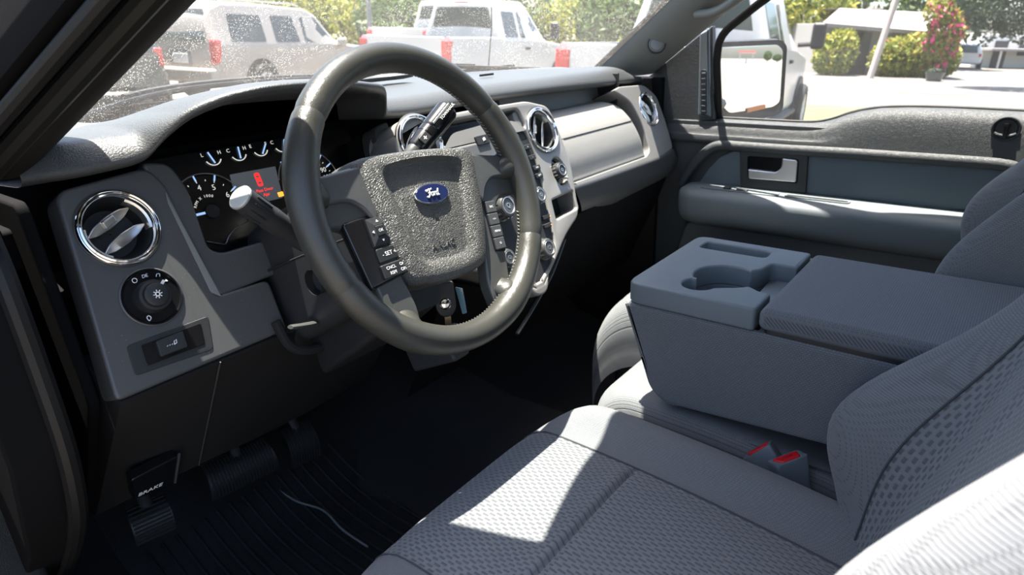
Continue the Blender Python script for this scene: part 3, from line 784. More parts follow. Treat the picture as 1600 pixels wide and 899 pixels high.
# ================================================================ COLUMN, LEVERS, KEY
colm = thing('steering_column', 'charcoal plastic steering column shroud behind the wheel', 'steering column', W(0, 0, -.15))
def shroud(n, hw, top, bot, r=.03):
    return [W(u, v, n) for u, v in rnd([(-hw, bot), (hw, bot), (hw*.94, top), (-hw*.94, top)], r, 5)]
rows = [shroud(-.035, .045, .040, -.06), shroud(-.042, .066, .050, -.088), shroud(-.075, .074, .056, -.098), shroud(-.13, .082, .060, -.106), shroud(-.20, .088, .060, -.118), shroud(-.31, .090, .05, -.135)]
obj('shroud', MB().loft(rows, cu=True, cap0=True, cap1=True), M['char'], colm, 40)
obj('shroud_seam', MB().tube([W(-.0755, -.012, -.075), W(-.084, -.012, -.13), W(-.0905, -.013, -.20), W(-.092, -.015, -.28)], .0016, 6), M['black'], colm)
f = Fr(W(-.0845, -.050, -.165), W.n*-1, W.v)
f = Fr(W(-.0865, -.050, -.165), -W.n, W.v) if False else Fr(W(-.0860, -.050, -.165), (W.n), W.v)
f = Fr(f.o, -W.n, W.v)      # faces the driver's door
hz = obj('hazard_button', MB().lathe([(.0175, -.01), (.0170, .003), (.0150, .0045), (.0140, .0035), (.0128, .0105), (.0110, .0125), (.0001, .0130)], f, 28), M['black'], colm)
b = MB()
b.stroke(f, [(-.004, -.003), (.004, -.003), (.003, .003), (-.004, .003), (-.004, -.003)], .0006, .0130, smooth=0)
obj('symbol', b, M['white'], hz)
tl_ = obj('tilt_lever', MB().tube(smooth_path([W(-.075, -.105, -.22), W(-.108, -.100, -.20), W(-.135, -.094, -.19)], 5), [.006, .006, .0065, .0065, .007, .007, .007, .007, .007, .0065, .005], 10, flat=.5), M['spoke'], colm)
obj('lower_housing', MB().loft([shroud(-.10, .045, -.10, -.135, .012), shroud(-.20, .060, -.10, -.165, .012), shroud(-.28, .065, -.10, -.185, .012)], cu=True, cap0=True, cap1=True), M['black'], colm)
obj('shaft_cover', MB().box((0, 0, 0), (.034, .050, .10), .006, Fr(W(.044, -.200, -.15), (1, 0, 0), (0, .5, 1))), M['char'], colm)

lev = thing('turn_signal_lever', 'black turn signal lever with a round silver end, left of the steering wheel', 'lever', W(-.085, -.01, -.15))
P = smooth_path([W(-.078, -.012, -.152), W(-.105, .004, -.138), W(-.135, .028, -.122), W(-.160, .049, -.110), W(-.1815, .0675, -.1005)], 6)
rd = [interp([0, .35, .62, .64, .66, 1], [.0105, .0135, .0148, .0152, .0142, .0150], i/(len(P)-1)) for i in range(len(P))]
obj('stalk', MB().tube(P, rd, 24), M['char'], lev, 40)
dv = (P[-1]-P[-4]).normalized(); f = Fr(P[-1], V((0, 0, 1)).cross(dv), V((0, 0, 1))); f = Fr(f.o, f.u, dv.cross(f.u))
M['wornsilver'] = grain('worn_silver', (.42, .43, .40), .42, 60, .05, metal=.4, kind='n')
obj('end_disc', MB().lathe([(.0150, -.001), (.0150, .0012), (.0140, .0022), (.0130, .0016), (.0001, .0018)], f, 36), M['wornsilver'], lev)
b = MB()
for a in range(10):
    t = 2*PI*a/10
    b.box((.0146*math.cos(t), .0146*math.sin(t), -.022), (.0022, .0010, .024), .0004, f)
obj('grip_ribs', b, M['black'], lev)

shf = thing('gear_shift_lever', 'black column gear shift lever rising behind the right of the steering wheel hub', 'lever', W(.05, .03, -.13))
P0 = [W(.040, .020, -.135), W(.055, .050, -.105), W(.0690, .0690, -.0840), W(.0985, .0885, -.0745), W(.1440, .1165, -.0610)]
obj('stalk', MB().tube(smooth_path(P0[:4], 5), [.0115]*16, 20), M['spoke'], shf)
ax = (P0[4]-P0[2]).normalized(); f = Fr(P0[2], W.n.cross(ax), W.n); f = Fr(P0[2], f.u, ax.cross(f.u)); Lk = (P0[4]-P0[2]).length
kn = obj('knob', MB().lathe([(.0118, .008), (.0145, .013), (.0148, .036), (.0154, .0365), (.0154, .047), (.0149, .0475), (.0162, .052), (.0162, Lk-.004), (.0150, Lk-.0005), (.0115, Lk), (.0001, Lk)], f, 36), M['gloss'], shf, 40)
tocam = (CAM-P0[3]).normalized(); fv = (tocam-ax*tocam.dot(ax)).normalized()
g = Fr(P0[2], ax, ax.cross(fv)*-1) ; g = Fr(P0[2], ax, fv.cross(ax))
obj('thumb_button', MB().plate(g.sub(.026, 0, .0140), rect(0, 0, .016, .013, .002), -.002, .0022, .0012), M['black'], kn)
b = MB(); h = g.sub(.026, 0, .0163)
b.plate(h, rect(0, 0, .0055, .0013), 0, .0003, 0); b.plate(h, rect(0, 0, .0013, .0055), 0, .0003, 0)
h = g.sub(.080, -.001, .0161); b.text(h, 0, 0, 0, .0062, 'TOW/HAUL', .0003, ang=0)
obj('symbol', b, M['white'], kn)
obj('knob_groove', MB().plate(g.sub(.071, .0035, .0155), rect(0, 0, .040, .003, .001), -.001, .0012, .0004), M['satinch'], kn)

KF = Fr(on(697, 472, W(0, 0, -.12), W.n), (.80, -.60, 0), (.05, .2, 1))
key_ = thing('ignition_key', 'black key with a chrome rivet hanging from the ignition below the hub', 'key', KF.o)
hd = rnd([(-.016, .030), (.013, .030), (.014, -.010), (.006, -.022), (-.008, -.022), (-.016, -.010)], [.004, .004, .008, .008, .008, .008])
obj('key_head', MB().plate(KF, hd, -.004, .004, .002), M['black'], key_)
obj('key_rivet', MB().lathe([(.0085, .003), (.0085, .005), (.0070, .0062), (.0055, .005), (.0001, .0055)], KF.sub(-.002, -.002), 24), M['chrome'], key_)
obj('key_blade', MB().plate(KF, rnd([(-.0045, -.020), (.0045, -.020), (.0045, -.058), (.002, -.064), (-.003, -.062), (-.0045, -.05)], .001), -.0012, .0012, .0005), M['bronze'], key_)
tagk = tag(obj('key_tag', MB().plate(Fr(on(720, 470, W(0, 0, -.12), W.n), (.5, -.85, 0), (-.15, .2, 1)), rnd([(-.007, .022), (.004, .020), (.008, -.020), (.001, -.022)], .002), -.001, .001, .0006), plain('blue_clear_tag', (.18, .32, .38), .08, spec=.8), None), 'narrow translucent blue tag hanging beside the ignition key', 'tag')
# ================================================================ GAUGES
TC = R(22)
CL = Fr((-.40, .362, -.030), (1, 0, 0), (0, math.sin(TC), math.cos(TC)))
clus = thing('instrument_cluster', 'dark instrument cluster with white dials under the dash hood', 'instrument cluster', CL.o)
obj('dial_face', MB().plate(CL, rnd([(-.165, -.085), (.165, -.085), (.185, .075), (-.185, .075)], .02), -.006, 0, .002), M['gloss'], clus)
def arc(b, f, c, r, a0, a1, w, n=24, h=.001):
    b.tube([f(c[0]+r*math.cos(R(lerp(a0, a1, i/n))), c[1]+r*math.sin(R(lerp(a0, a1, i/n))), h) for i in range(n+1)], w, 6); return b
def big(px, py, r, nums, ticks, caption, needle):
    c = CL.uv(px, py)
    b = MB(); arc(b, CL, c, r, 165, -20, .0009, 40, .004)
    g = obj('gauge', b, M['satinch'], clus)
    t = MB()
    for a, s in nums: t.text(CL.sub(c[0]+r*.66*math.cos(R(a)), c[1]+r*.66*math.sin(R(a)), .001), 0, 0, 0, .0115, s, .0002)
    for a, l in ticks:
        f = CL.sub(c[0]+r*.83*math.cos(R(a)), c[1]+r*.83*math.sin(R(a)), .001, R(a)); t.plate(f, rect(0, 0, .0045 if l else .0025, .0011), 0, .0004, 0)
    if caption:
        for i, ch in enumerate(caption):
            a = 150-i*9.2; f = CL.sub(c[0]+r*.42*math.cos(R(a)), c[1]+r*.42*math.sin(R(a)), .001, R(a-90)); t.text(f, 0, 0, 0, .0058, ch, .0002)
    obj('numerals', t, M['glow'], g)
    for a, l in ticks:
        if l:
            f = CL.sub(c[0]+r*.93*math.cos(R(a)), c[1]+r*.93*math.sin(R(a)), .001, R(a)); obj('gauge_bar', MB().plate(f, rect(0, 0, .010, .0022), 0, .0006, 0), M['blueglow'], g)
    f = CL.sub(c[0], c[1], .004, R(needle)); obj('needle', MB().plate(f, rect(.020 if caption else .03, 0, .016 if caption else .02, .0034), 0, .001, 0), M['blueglow'], g)
    obj('needle_hub', MB().lathe([(.011, 0), (.010, .004), (.0001, .005)], CL.sub(c[0], c[1], 0), 24), M['black'], g)
big(331, 331, .056, [(131, '3'), (97, '4'), (64, '5'), (30, '6'), (-3, '7'), (163, '2')], [(131, 1), (114, 0), (97, 1), (80, 0), (64, 1), (47, 0), (30, 1), (-3, 1), (150, 0)], 'RPM X 1000', 180)
big(484, 286, .056, [(66, '70'), (46, '80'), (25, '90'), (4, '100'), (88, '60'), (110, '50'), (132, '40')], [(66, 1), (46, 1), (25, 1), (4, 1), (88, 1), (110, 1), (132, 1), (56, 0), (36, 0), (15, 0)], '', 205)
b = MB(); b.tube(smooth_path([CL(*CL.uv(*p), .003) for p in [(322, 378), (338, 381), (351, 382), (356, 371), (366, 359), (378, 351), (388, 346), (388, 341)]], 3), .0009, 6)
obj('dial_edge', b, M['satinch'], clus)
for px, py, a, l, nd in [(331, 247, 'L', 'H', 106), (371, 240, 'C', 'H', 82), (405, 233, 'E', 'F', 52), (438, 227, 'C', 'H', 64)]:
    c = CL.uv(px, py); b = MB()
    arc(b, CL, (c[0], c[1]+.001), .0125, 205, 335, .0009, 14, .0025)
    b.text(CL.sub(c[0]-.0135, c[1]+.006, .001), 0, 0, 0, .0078, a, .0002); b.text(CL.sub(c[0]+.0135, c[1]+.006, .001), 0, 0, 0, .0078, l, .0002)
    g = obj('small_gauge', b, M['glow'], clus)
    f = CL.sub(c[0]+.001, c[1]-.009, .002, R(nd)); obj('needle', MB().plate(f, rect(.0095, 0, .018, .0022), 0, .0008, 0), M['blueglow'], g)
q = [CL.uv(*p, .001) for p in [(359, 273), (430, 260), (442, 309), (373, 326)]]
scn = obj('message_screen', MB().plate(CL, rnd(q, .001), -.001, .0015, .0004), M['screen'], clus)
b = MB(); c = CL.uv(403, 281); f = CL.sub(c[0], c[1], .0018)
P = rnd([(-.0045, -.011), (.0045, -.011), (.0045, .0105), (-.0045, .0105)], .003)
b.plate(f, P, 0, .0005, 0, [rect(0, -.0055, .006, .003, .001), rect(0, .0045, .006, .0025, .001)])
obj('car_symbol', b, M['redglow'], scn)
b = MB(); c = CL.uv(413, 297); f = CL.sub(c[0], c[1], .0018); b.text(f, 0, 0, 0, .0070, 'Pass Door', .0002)
b.text(f, 0, -.0075, 0, .0070, 'Ajar', .0002); obj('message_lettering', b, M['redglow'], scn)
c = CL.uv(438, 304); obj('warning_lamp', MB().plate(CL.sub(c[0], c[1], .001), rect(0, 0, .010, .0075, .001), 0, .0006, .0002), M['orange'], clus)
c = CL.uv(445, 303); obj('warning_lamp', MB().plate(CL.sub(c[0]+.002, c[1], .001), rect(0, 0, .006, .0075, .001), 0, .0006, .0002), M['redglow'], clus)
# ================================================================ SEATS
def cushion(xc, hw, yf, yr, zt, uL, uR, name, label, group=None, nose=.07, ins=True, cross=-.235, depth=.13, bol=.018):
    t = thing(name, label, 'seat', (xc, (yf+yr)/2, zt-.25), group)
    us = []
    def span(a, b, n): return [lerp(a, b, i/n) for i in range(n)]
    us = span(-1, -.8, 8)+span(-.8, uL, 4)+span(uL, uR, 24)+span(uR, .8, 6)+span(.8, 1, 8)+[1]
    L = yf-yr
    vs = span(0, .18, 12)+span(.18, .45, 14)+span(.45, 1, 16)+[1]
    if cross is not None:
        sc = lambda y: ((yf-nose-y)+nose+.05+nose*.55)/(L+nose+.05)
        vs = sorted([v for v in vs if abs(v-sc(cross)) > .016]+[sc(cross+d) for d in (-.010, -.006, -.003, -.001, .001, .003, .006, .010)])
    def P(u, v):
        a = abs(u); x = xc+hw*u
        # distance along the length with a rounded nose
        s = v*(L+nose+.05)
        nd = nose+.05
        if s < .05: y = yf; z = zt-nose-(.05-s)
        elif s < nd+nose*.55:
            th = (s-.05)/(nose*1.55)*PI/2; y = yf-nose*(1-math.cos(th)); z = zt-nose*(1-math.sin(th))
        else: y = yf-nose-(s-nd-nose*.55); z = zt-.10*max(0, (yf-nose-y)/L)**2*.5
        if a > .86:
            k = (a-.86)/.14; z -= depth*(1-math.sqrt(max(0, 1-k*k))) if k < .999 else depth
            x = xc+math.copysign(hw*(.86+.14*math.sin(min(1, k)*PI/2)), u)
        z += bol*math.exp(-((a-.80)/.13)**2)*sstep((yf-y)/.10)
        y -= .035*max(0, a-.5)**2/.25
        inside = uL < u < uR and y < yf-.028
        if ins and inside:
            e = min(u-uL, uR-u)*hw; z += .010*(1-math.exp(-e/.02))-.004
            if cross is not None: z -= .010*math.exp(-((y-cross)/.0035)**2)-.004*math.exp(-((y-cross)/.03)**2)
        return V((x, y, z))
    rows = [[P(u, v) for u in us] for v in vs]
    nu = len(us)
    def part(sel):
        mb = MB().loft(rows)
        fs = []
        for i in range(len(vs)-1):
            for j in range(nu-1):
                uc = (us[j]+us[j+1])/2; yc = (rows[i][j].y+rows[i+1][j].y)/2
                fs.append(sel(uc, yc, i))
        mb.f = [f for f, k in zip(mb.f, fs) if k]
        mb.uv = [(p.y-p.z, p.x) for p in mb.v]
        return mb
    isin = lambda u, y, i: ins and uL < u < uR and i > 6
    obj('cushion', part(lambda *a: not isin(*a)), M['cloth'], t, 80)
    if ins: obj('cushion_insert', part(isin), M['insert'], t, 80)
    for us_ in ((uL, uR) if ins else ()):
        j = min(range(nu), key=lambda q: abs(us[q]-us_))
        obj('seam', MB().tube([rows[i][j]+V((0, 0, .0008)) for i in range(2, len(vs), 2)], .0013, 6), M['pipe'], t)
    base_ = MB().box((xc, (yf+yr)/2-.02, zt-.19), (hw*1.8, L*.86, .16), .02)
    obj('seat_base', base_, M['black'], t)
    return t
def backrest(t, xc, hw, y0, z0, slope, bump, zb, top, uI=.62, zbl=None):
    def span(a, b, n): return [lerp(a, b, i/n) for i in range(n)]
    us = span(-1, -.82, 8)+span(-.82, -uI, 6)+span(-uI, uI, 20)+span(uI, .82, 6)+span(.82, 1, 8)+[1]
    zs = span(z0, top-.06, 34)+span(top-.06, top, 8)+[top]
    th = .13
    def P(u, z):
        a = abs(u); yc = y0-(z-z0)*slope
        w = hw*(1-.10*sstep((z-z0-.30)/.35))
        x = xc+w*u
        b = (bump if u > 0 or zbl is None else bump*.70)*math.exp(-((z-(zb if u > 0 or zbl is None else zbl))/(.125 if u > 0 else .15))**2)*sstep((a-.48)/.36)+.012*sstep((a-.5)/.35)
        y = yc+b
        if a > .84:
            k = min(1, (a-.84)/.16); y -= (th+b*.6)*(1-math.sqrt(max(0, 1-k*k))); x = xc+math.copysign(w*(.84+.16*math.sin(k*PI/2)), u)
        if a < uI:
            e = (uI-a)*hw; y += .008*(1-math.exp(-e/.02))-.005
            y -= .006*math.exp(-((a-.24)/.018)**2)
        if z > top-.06: y -= th*.8*(1-math.sqrt(max(0, 1-((z-top+.06)/.06)**2)))
        return V((x, y, z-.004))
    rows = [[P(u, z) for u in us] for z in zs]; nu = len(us)
    mb = MB().loft(rows); mi = MB().loft(rows)
    for m_, want in ((mb, False), (mi, True)):
        k = 0; keep = []
        for i in range(len(zs)-1):
            for j in range(nu-1):
                uc = (us[j]+us[j+1])/2; inn = abs(uc) < uI and zs[i] < top-.10
                if inn == want: keep.append(m_.f[k])
                k += 1
        m_.f = keep; m_.uv = [(p.z*1.05, p.x) for p in m_.v] if want else [(p.x-p.y, p.z*1.05) for p in m_.v]
    obj('backrest', mb, M['cloth'], t, 80); obj('backrest_insert', mi, M['insert'], t, 80)
    for s in (-uI, uI):
        j = min(range(nu), key=lambda q: abs(us[q]-s))
        obj('seam', MB().tube([r[j]+V((0, .0012, 0)) for r in rows[:36]], .0014, 6), M['pipe'], t)
    # back shell and head restraint
    sh = [[V((xc+hw*.80*u, y0-(z-z0)*slope-.115-.02*(1-u*u), z)) for u in (-1, -.6, 0, .6, 1)] for z in (z0, z0+.2, z0+.45, top-.03)]
    obj('back_shell', MB().loft(sh), M['char'], t)
    yt = y0-(top-z0)*slope
    hr = MB(); 
    rows_ = []
    for k in range(13):
        a = PI*k/12; q = math.sin(a)**.5 if 0 < k < 12 else .02
        rows_.append([V((xc-.12*math.cos(a), yt-.07+.045*q*math.cos(p), top+.16+.10*q*math.sin(p))) for p in [2*PI*i/20 for i in range(20)]])
    hr.loft(rows_, cu=True)
    obj('head_restraint', hr, M['cloth'], t, 80)
    for s in (-.07, .07):
        obj('restraint_post', MB().tube([V((xc+s, yt-.06, top-.03)), V((xc+s, yt-.07, top+.09))], .006, 10), M['chrome'], t)
ds = cushion(-.445, .262, -.035, -.56, -.362, -.60, .535, 'driver_seat', 'grey cloth driver seat with sunlit stripes across its front, behind the steering wheel')
backrest(ds, -.43, .272, -.495, -.43, .323, .098, -.25, .17, zbl=-.11)
cseat = cushion(0, .146, -.050, -.52, -.378, -.5, .5, 'bench_seat', 'narrow grey cloth center seat cushion under the folded armrest', ins=False, depth=.10, bol=.004)
obj('seam', MB().tube(smooth_path([V((-.133, -.125, -.3855)), V((-.132, -.2, -.384)), V((-.132, -.48, -.392))], 5), .0013, 6), M['pipe'], cseat)
pseat = cushion(.405, .252, .138, -.56, -.355, -.60, .55, 'passenger_seat', 'grey cloth passenger seat behind the armrest, beside the far door', nose=.14)
backrest(pseat, .405, .252, -.505, -.43, .33, .085, -.17, .165)

# ================================================================ FOLDED CENTER ARMREST
cx = .137
arm = thing('center_console', 'grey cloth center armrest folded down, with a lid and plastic cup holder tray', 'armrest', (0, -.35, -.36))
def sideprof(ins):
    P = [(-.122+ins, -.2075), (-.172+ins*.5, -.345+ins), (-.200, -.3625+ins), (-.45, -.346+ins), (-.66, -.335+ins), (-.66, -.2075)]
    return rnd(P, [.004, .015, .03, .05, .02, .004], 5)
fxx = Fr((0, 0, 0), (0, 1, 0), (0, 0, 1))   # n = +X
core = rnd([(-.150, -.29), (-.172, -.345), (-.200, -.3625), (-.45, -.346), (-.66, -.335), (-.66, -.2075), (-.3225, -.2075), (-.3225, -.29)], [.002, .015, .03, .05, .02, .004, .002, .002], 5)
bd = MB().plate(fxx, core, -cx+.001, cx-.001, .004)
bd.plate(fxx, sideprof(0), -cx, -cx+.014, .006, seg=4).plate(fxx, sideprof(0), cx-.014, cx, .006, seg=4)
bd.plate(fxx, [(-.1225, -.2078), (-.1505, -.291), (-.165, -.291), (-.137, -.2078)], -cx+.004, cx-.004, .001)
bd.uv = [(p.y, p.z) if abs(p.x) > cx-.0135 else (p.x, p.y+p.z) for p in bd.v]
obj('body', bd, M['cons_cloth'], arm, 40)
ypath = sideprof(0)
edge = [V((-cx+.004, y, z)) for y, z in ypath if y > -.30 and z < -.21]
obj('piping', MB().tube(sorted(edge, key=lambda p: -p.z), .0024, 8), M['cons_cloth'], arm)
# tray
F = Fr((0, 0, -.173), (1, 0, 0), (0, 1, 0))
cup = []
def circ(c, r, a0, a1, n=14): return [(c[0]+r*math.cos(R(lerp(a0, a1, i/n))), c[1]+r*math.sin(R(lerp(a0, a1, i/n)))) for i in range(n+1)]
# cup well: large round, small round towards the driver, channel open to the lid
lc, lr = (-.0365, -.2395), .0475
sc_, sr = (-.0900, -.2180), .0235
bay = [(-.072, -.3185), (-.070, -.300), (-.064, -.292)] + circ(lc, lr, -118, -155, 5) + circ(sc_, sr, 262, 62, 14) + [(-.072, -.200)] + circ(lc, lr, 142, -32, 20) + [(.022, -.275), (.052, -.280), (.056, -.288), (.056, -.3185)]
def bayed(x, y0, y1): return [(-x, y0)] + [(u, max(v, y0)) for u, v in bay] + [(x, y0), (x, y1), (-x, y1)]
slot = rnd([(.076, -.262), (.112, -.262), (.114, -.150), (.074, -.150)], .010)
nb = len(bay)
tro = rnd(bayed(cx+.0005, -.3185, -.124), [.006]+[.003]+[.004]*(nb-2)+[.003]+[.006, .022, .022], 3)
tray = obj('tray', MB().plate(F, tro, -.034, 0, .0042, [slot], seg=4), M['console'], arm, 40)
well = rnd(bayed(cx-.012, -.3135, -.150), [.003]+[.001]*nb+[.003, .01, .01], 2)
obj('cup_well', MB().plate(F, well, -.076, -.033, .0008, [slot]).plate(F, rnd([(-cx+.012, -.312), (cx-.012, -.312), (cx-.012, -.160), (-cx+.012, -.160)], .01), -.078, -.075, .0005), M['console'], arm, 40)
obj('slot_floor', MB().plate(F, rnd([(.070, -.268), (.118, -.268), (.118, -.146), (.070, -.146)], .004), -.024, -.018, .001), M['console'], arm)
obj('channel_floor', MB().plate(F, rnd([(-.066, -.316), (.054, -.316), (.050, -.282), (.0, -.284), (-.05, -.289)], .003), -.040, -.026, .001), M['console'], arm)
lid_o = rnd([(-cx-.001, -.66), (cx+.001, -.66), (cx+.001, -.3225), (-cx-.001, -.3225)], [.01, .01, .012, .012])
lid = MB().plate(F, lid_o, -.030, .0015, .011, seg=4); lid.uv = [(p.x, p.y-p.z) for p in lid.v]
obj('lid', lid, M['cons_cloth'], arm, 40)
obj('hinge_gap', MB().plate(F, rnd([(-cx+.004, -.65), (cx-.004, -.65), (cx-.004, -.33), (-cx+.004, -.33)], .01), -.036, -.028, .001), M['black'], arm)

# ================================================================ BUCKLES
def buckle(px, py, px2, py2, x, label, wid, face, tilt=0):
    top, bot = onx(px, py, x), onx(px2, py2, x-.004)
    ax_ = (top-bot).normalized(); u = V(face).normalized(); u = (u-ax_*u.dot(ax_)).normalized()
    f = Fr(top, u, ax_.cross(u) if False else u.cross(ax_)*-1); f = Fr(top, u, ax_.cross(u))   # n = u x v = along the axis
    if f.n.dot(ax_) < 0: f = Fr(top, u, u.cross(ax_))
    L = (top-bot).length
    t = thing('seat_belt_buckle', label, 'buckle', bot, 'seat belt buckles between the seats')
    rows = [[f(a, b, h) for a, b in rect(0, 0, wid*s, .024*s2, .005)] for s, s2, h in ((.74, .8, -L), (.84, .92, -L*.55), (.98, 1, -.006), (1, 1.02, -.001), (.97, .98, .001))]
    obj('housing', MB().loft(rows, cu=True, cap0=True, cap1=True), M['console'], t)
    obj('release_button', MB().plate(f, rnd([(-wid*.40, .0075), (-wid*.28, -.0085), (wid*.28, -.0085), (wid*.40, .0075)], .004), -.002, .0030, .0015), M['red'], t)
    obj('press_mark', MB().text(f, 0, -.0005, .0031, .0058, 'PRESS', .0002), plain('dark_red_print', (.25, .005, .01), .5), t)
    obj('stalk', MB().tube([bot+V((0, 0, .01)), bot+V((-.003, -.03, -.06)), bot+V((-.003, -.05, -.11))], .010, 10, flat=.4), M['black'], t)
buckle(1231, 717, 1246, 792, -.165, 'grey seat belt buckle with red button, upright, nearest the driver seat back', .050, (.8, -.62, 0))
buckle(1184, 704, 1232, 768, -.150, 'grey seat belt buckle with red button, leaning forward against the cushion', .046, (.20, -.80, .5))
M['sideglass'] = glassmat('side_glass', .045, (.96, .98, .97), 0)
# ================================================================ CAB SHELL
def A_(s, sd=1): return V((sd*(.656-.373*s), .304-s, .15+.648*s))
def B_(s, sd=1): return A_(s, sd)+V((sd*.055, -.142, -.008))
SS = [-.13, -.10, -.06, 0, .06, .12, .2, .3, .36, .41]
def pillar(sd, mat, name):
    rows = []
    for s in SS:
        a, b_ = A_(s, sd), B_(s, sd)
        k = max(0, (-.02-s)/.11)     # flares into the dash at the foot
        rows.append(smooth_path([a+V((sd*.012, .012, .004)), a, lerp(a, b_, .25)+V((-sd*.014, -.004, -.008)), lerp(a, b_, .6)+V((-sd*.020, -.008, -.006)), lerp(a, b_, .92)+V((-sd*.010, -.010, 0)), b_+V((sd*.006, -.002, .004)), b_+V((sd*.03, .02, .02))], 4))
    return obj(name, MB().loft(rows), mat, None, 60, kind='structure')
pr = pillar(1, M['pillar'], 'trim_1'); pl_ = pillar(-1, M['pillarshade'], 'trim_2')
c = on(1026, 69, lerp(A_(0), B_(0), .5)+V((-.018, -.01, 0)), (-.80, -.55, .25)); f = Fr(c, (.55, -.80, 0), (0, .3, 1))
f = Fr(c, f.u, V((-.80, -.55, .25)).normalized().cross(f.u))
tw = obj('pillar_plug', MB().lathe([(.0195, -.006), (.0195, .003), (.0175, .0036), (.0165, .0015), (.0155, .0042), (.0120, .0052), (.0001, .0054)], f, 32), M['greypl'], pr)
obj('plug_ring', MB().lathe([(.0235, -.004), (.0230, .0025), (.0205, .0030), (.0198, .0)], f, 32), M['black'], pr)
gh = [A_(.10)+V((.012, -.09, -.01)), A_(.13)+V((.0, -.105, -.028)), A_(.17)+V((-.006, -.11, -.040)), A_(.26)+V((-.006, -.11, -.044)), A_(.34)+V((0, -.11, -.03)), A_(.37)+V((.01, -.095, -.01))]
obj('grab_handle', MB().tube(smooth_path(gh, 5), .0135, 14, flat=.8), M['pillar'], pr)
obj('handle_pocket', MB().tube([A_(s)+V((.012, -.058, -.012)) for s in (.14, .18, .24, .30)], [.006, .013, .013, .006], 12, flat=.5), M['black'], pr)
bl_ = onx(92, 152, -.680)
obj('trim_bulge', MB().ball(bl_, .0225, (1, 1, 1)), M['pillarshade'], pl_, 80)
for sd, nm in ((1, 'trim_3'), (-1, 'trim_4')):
    obj(nm, MB().tube(smooth_path([A_(s, sd)+V((sd*.004, .010, .006)) for s in SS], 3), .0065, 8), M['seal'], None, kind='structure')
# driver door opening: pillar flange and rubber seals in the left foreground
rows = []
for s in SS:
    b_ = B_(s, -1)
    rows.append([b_+V((-.006, .0, .004)), b_+V((-.018, .012, .012)), b_+V((-.035, .0, .012)), b_+V((-.05, -.02, .01)), b_+V((-.075, -.022, .012)), b_+V((-.085, .0, .02)), b_+V((-.10, .10, .04))])
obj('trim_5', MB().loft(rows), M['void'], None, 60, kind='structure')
def seal(off, r, nm):
    P = [B_(s, -1)+V(off) for s in SS]
    return obj(nm, MB().tube(smooth_path(P[::-1]+[V((-.800, .215, -.02)), V((-.800, .205, -.12)), V((-.800, .205, -.22)), V((-.800, .235, -.31)), V((-.800, .285, -.38)), V((-.800, .36, -.46)), V((-.80, .46, -.56))], 4), r, 10), M['seal'], None, kind='structure')
seal((-.030, -.012, -.004), .011, 'trim_6'); seal((-.062, -.036, .004), .008, 'trim_7')
hp = [(.215, .06), (.9, .06), (.9, -1.0), (.50, -1.0), (.46, -.56), (.285, -.38), (.205, -.22)]
obj('wall_left', MB().plate(Fr((-.802, 0, 0), (0, 1, 0), (0, 0, 1)), hp, -.05, 0, .004), M['void'], None, kind='structure')
obj('sun_cover', MB().box((-.775, .66, -.03), (.085, .64, .05), .006), M['void'], None, kind='structure')  # unseen box added to keep the sun off the footwell floor
obj('trim_8', MB().loft([[V((-.800, .212, .05)), V((-.800, .207, -.22)), V((-.800, .29, -.385)), V((-.80, .46, -.56))], [V((-.765, .33, .05)), V((-.765, .33, -.22)), V((-.765, .42, -.385)), V((-.765, .50, -.56))], [V((-.740, .50, .05)), V((-.740, .50, -.22)), V((-.740, .52, -.385)), V((-.740, .55, -.56))]]), M['void'], None, kind='structure')
obj('trim_14', MB().box((-.88, .15, -.72), (.20, 1.9, .26), .02), M['void'], None, kind='structure')
# floor, firewall, tunnel
rows = []
for y, z in ((-1.7, -.70), (-.2, -.72), (.30, -.74), (.52, -.70), (.66, -.58), (.74, -.42), (.76, -.10)):
    r = []
    for x in (-.80, -.78, -.6, -.3, -.16, -.10, 0, .10, .16, .3, .6, .78, .80):
        h = .13*math.exp(-(x/.15)**4) if y < .7 else 0
        r.append(V((x, y, z+h+(.10 if abs(x) > .79 else 0))))
    rows.append(r)
obj('floor', MB().loft(rows), M['carpet'], None, 60, kind='structure')
obj('wall_front', MB().plate(Fr((0, .80, -.3), (1, 0, 0), (0, 0, 1)), rect(0, 0, 1.62, .76), -.01, 0, .002), M['void'], None, kind='structure')
# roof
hy = -.100
rows = []
for y, dz, w_ in ((hy+.012, -.006, .500), (hy, -.016, .500), (hy-.03, -.004, .495), (hy-.10, .012, .49), (-.30, .03, .485), (-.6, .05, .485), (-1.2, .05, .50), (-1.72, .02, .50)):
    xs_ = (-1.04, -1, -.96, -.9, -.8, -.65, -.5, -.3, 0, .3, .5, .65, .8, .9, .96, 1, 1.04)
    rows.append([V((x*w_, y+(.070*(1-min(1, abs(x))**3)*max(0, 1-(hy-y)/.5) if y > -.6 else 0), .412+dz+.03*(1-x*x)-(.03*max(0, abs(x)-.85)/.15))) for x in xs_])
obj('ceiling', MB().loft(rows), M['headl'], None, 60, kind='structure')
rows = [[p+V((0, 0, .05 if 0 < j < len(r)-1 else .0)) for j, p in enumerate(r)] for r in rows]
rows = [[V((p.x*(1.05 if p.x < 0 else 1.24), p.y, p.z)) for p in r] for r in rows]  # unseen roof skin stretched wider on the passenger side to block sun
M['bodydark'] = plain('dark_body_paint', (.03, .03, .035), .3, coat=.5)
obj('ceiling', MB().loft(rows), M['bodydark'], None, 60, kind='structure')
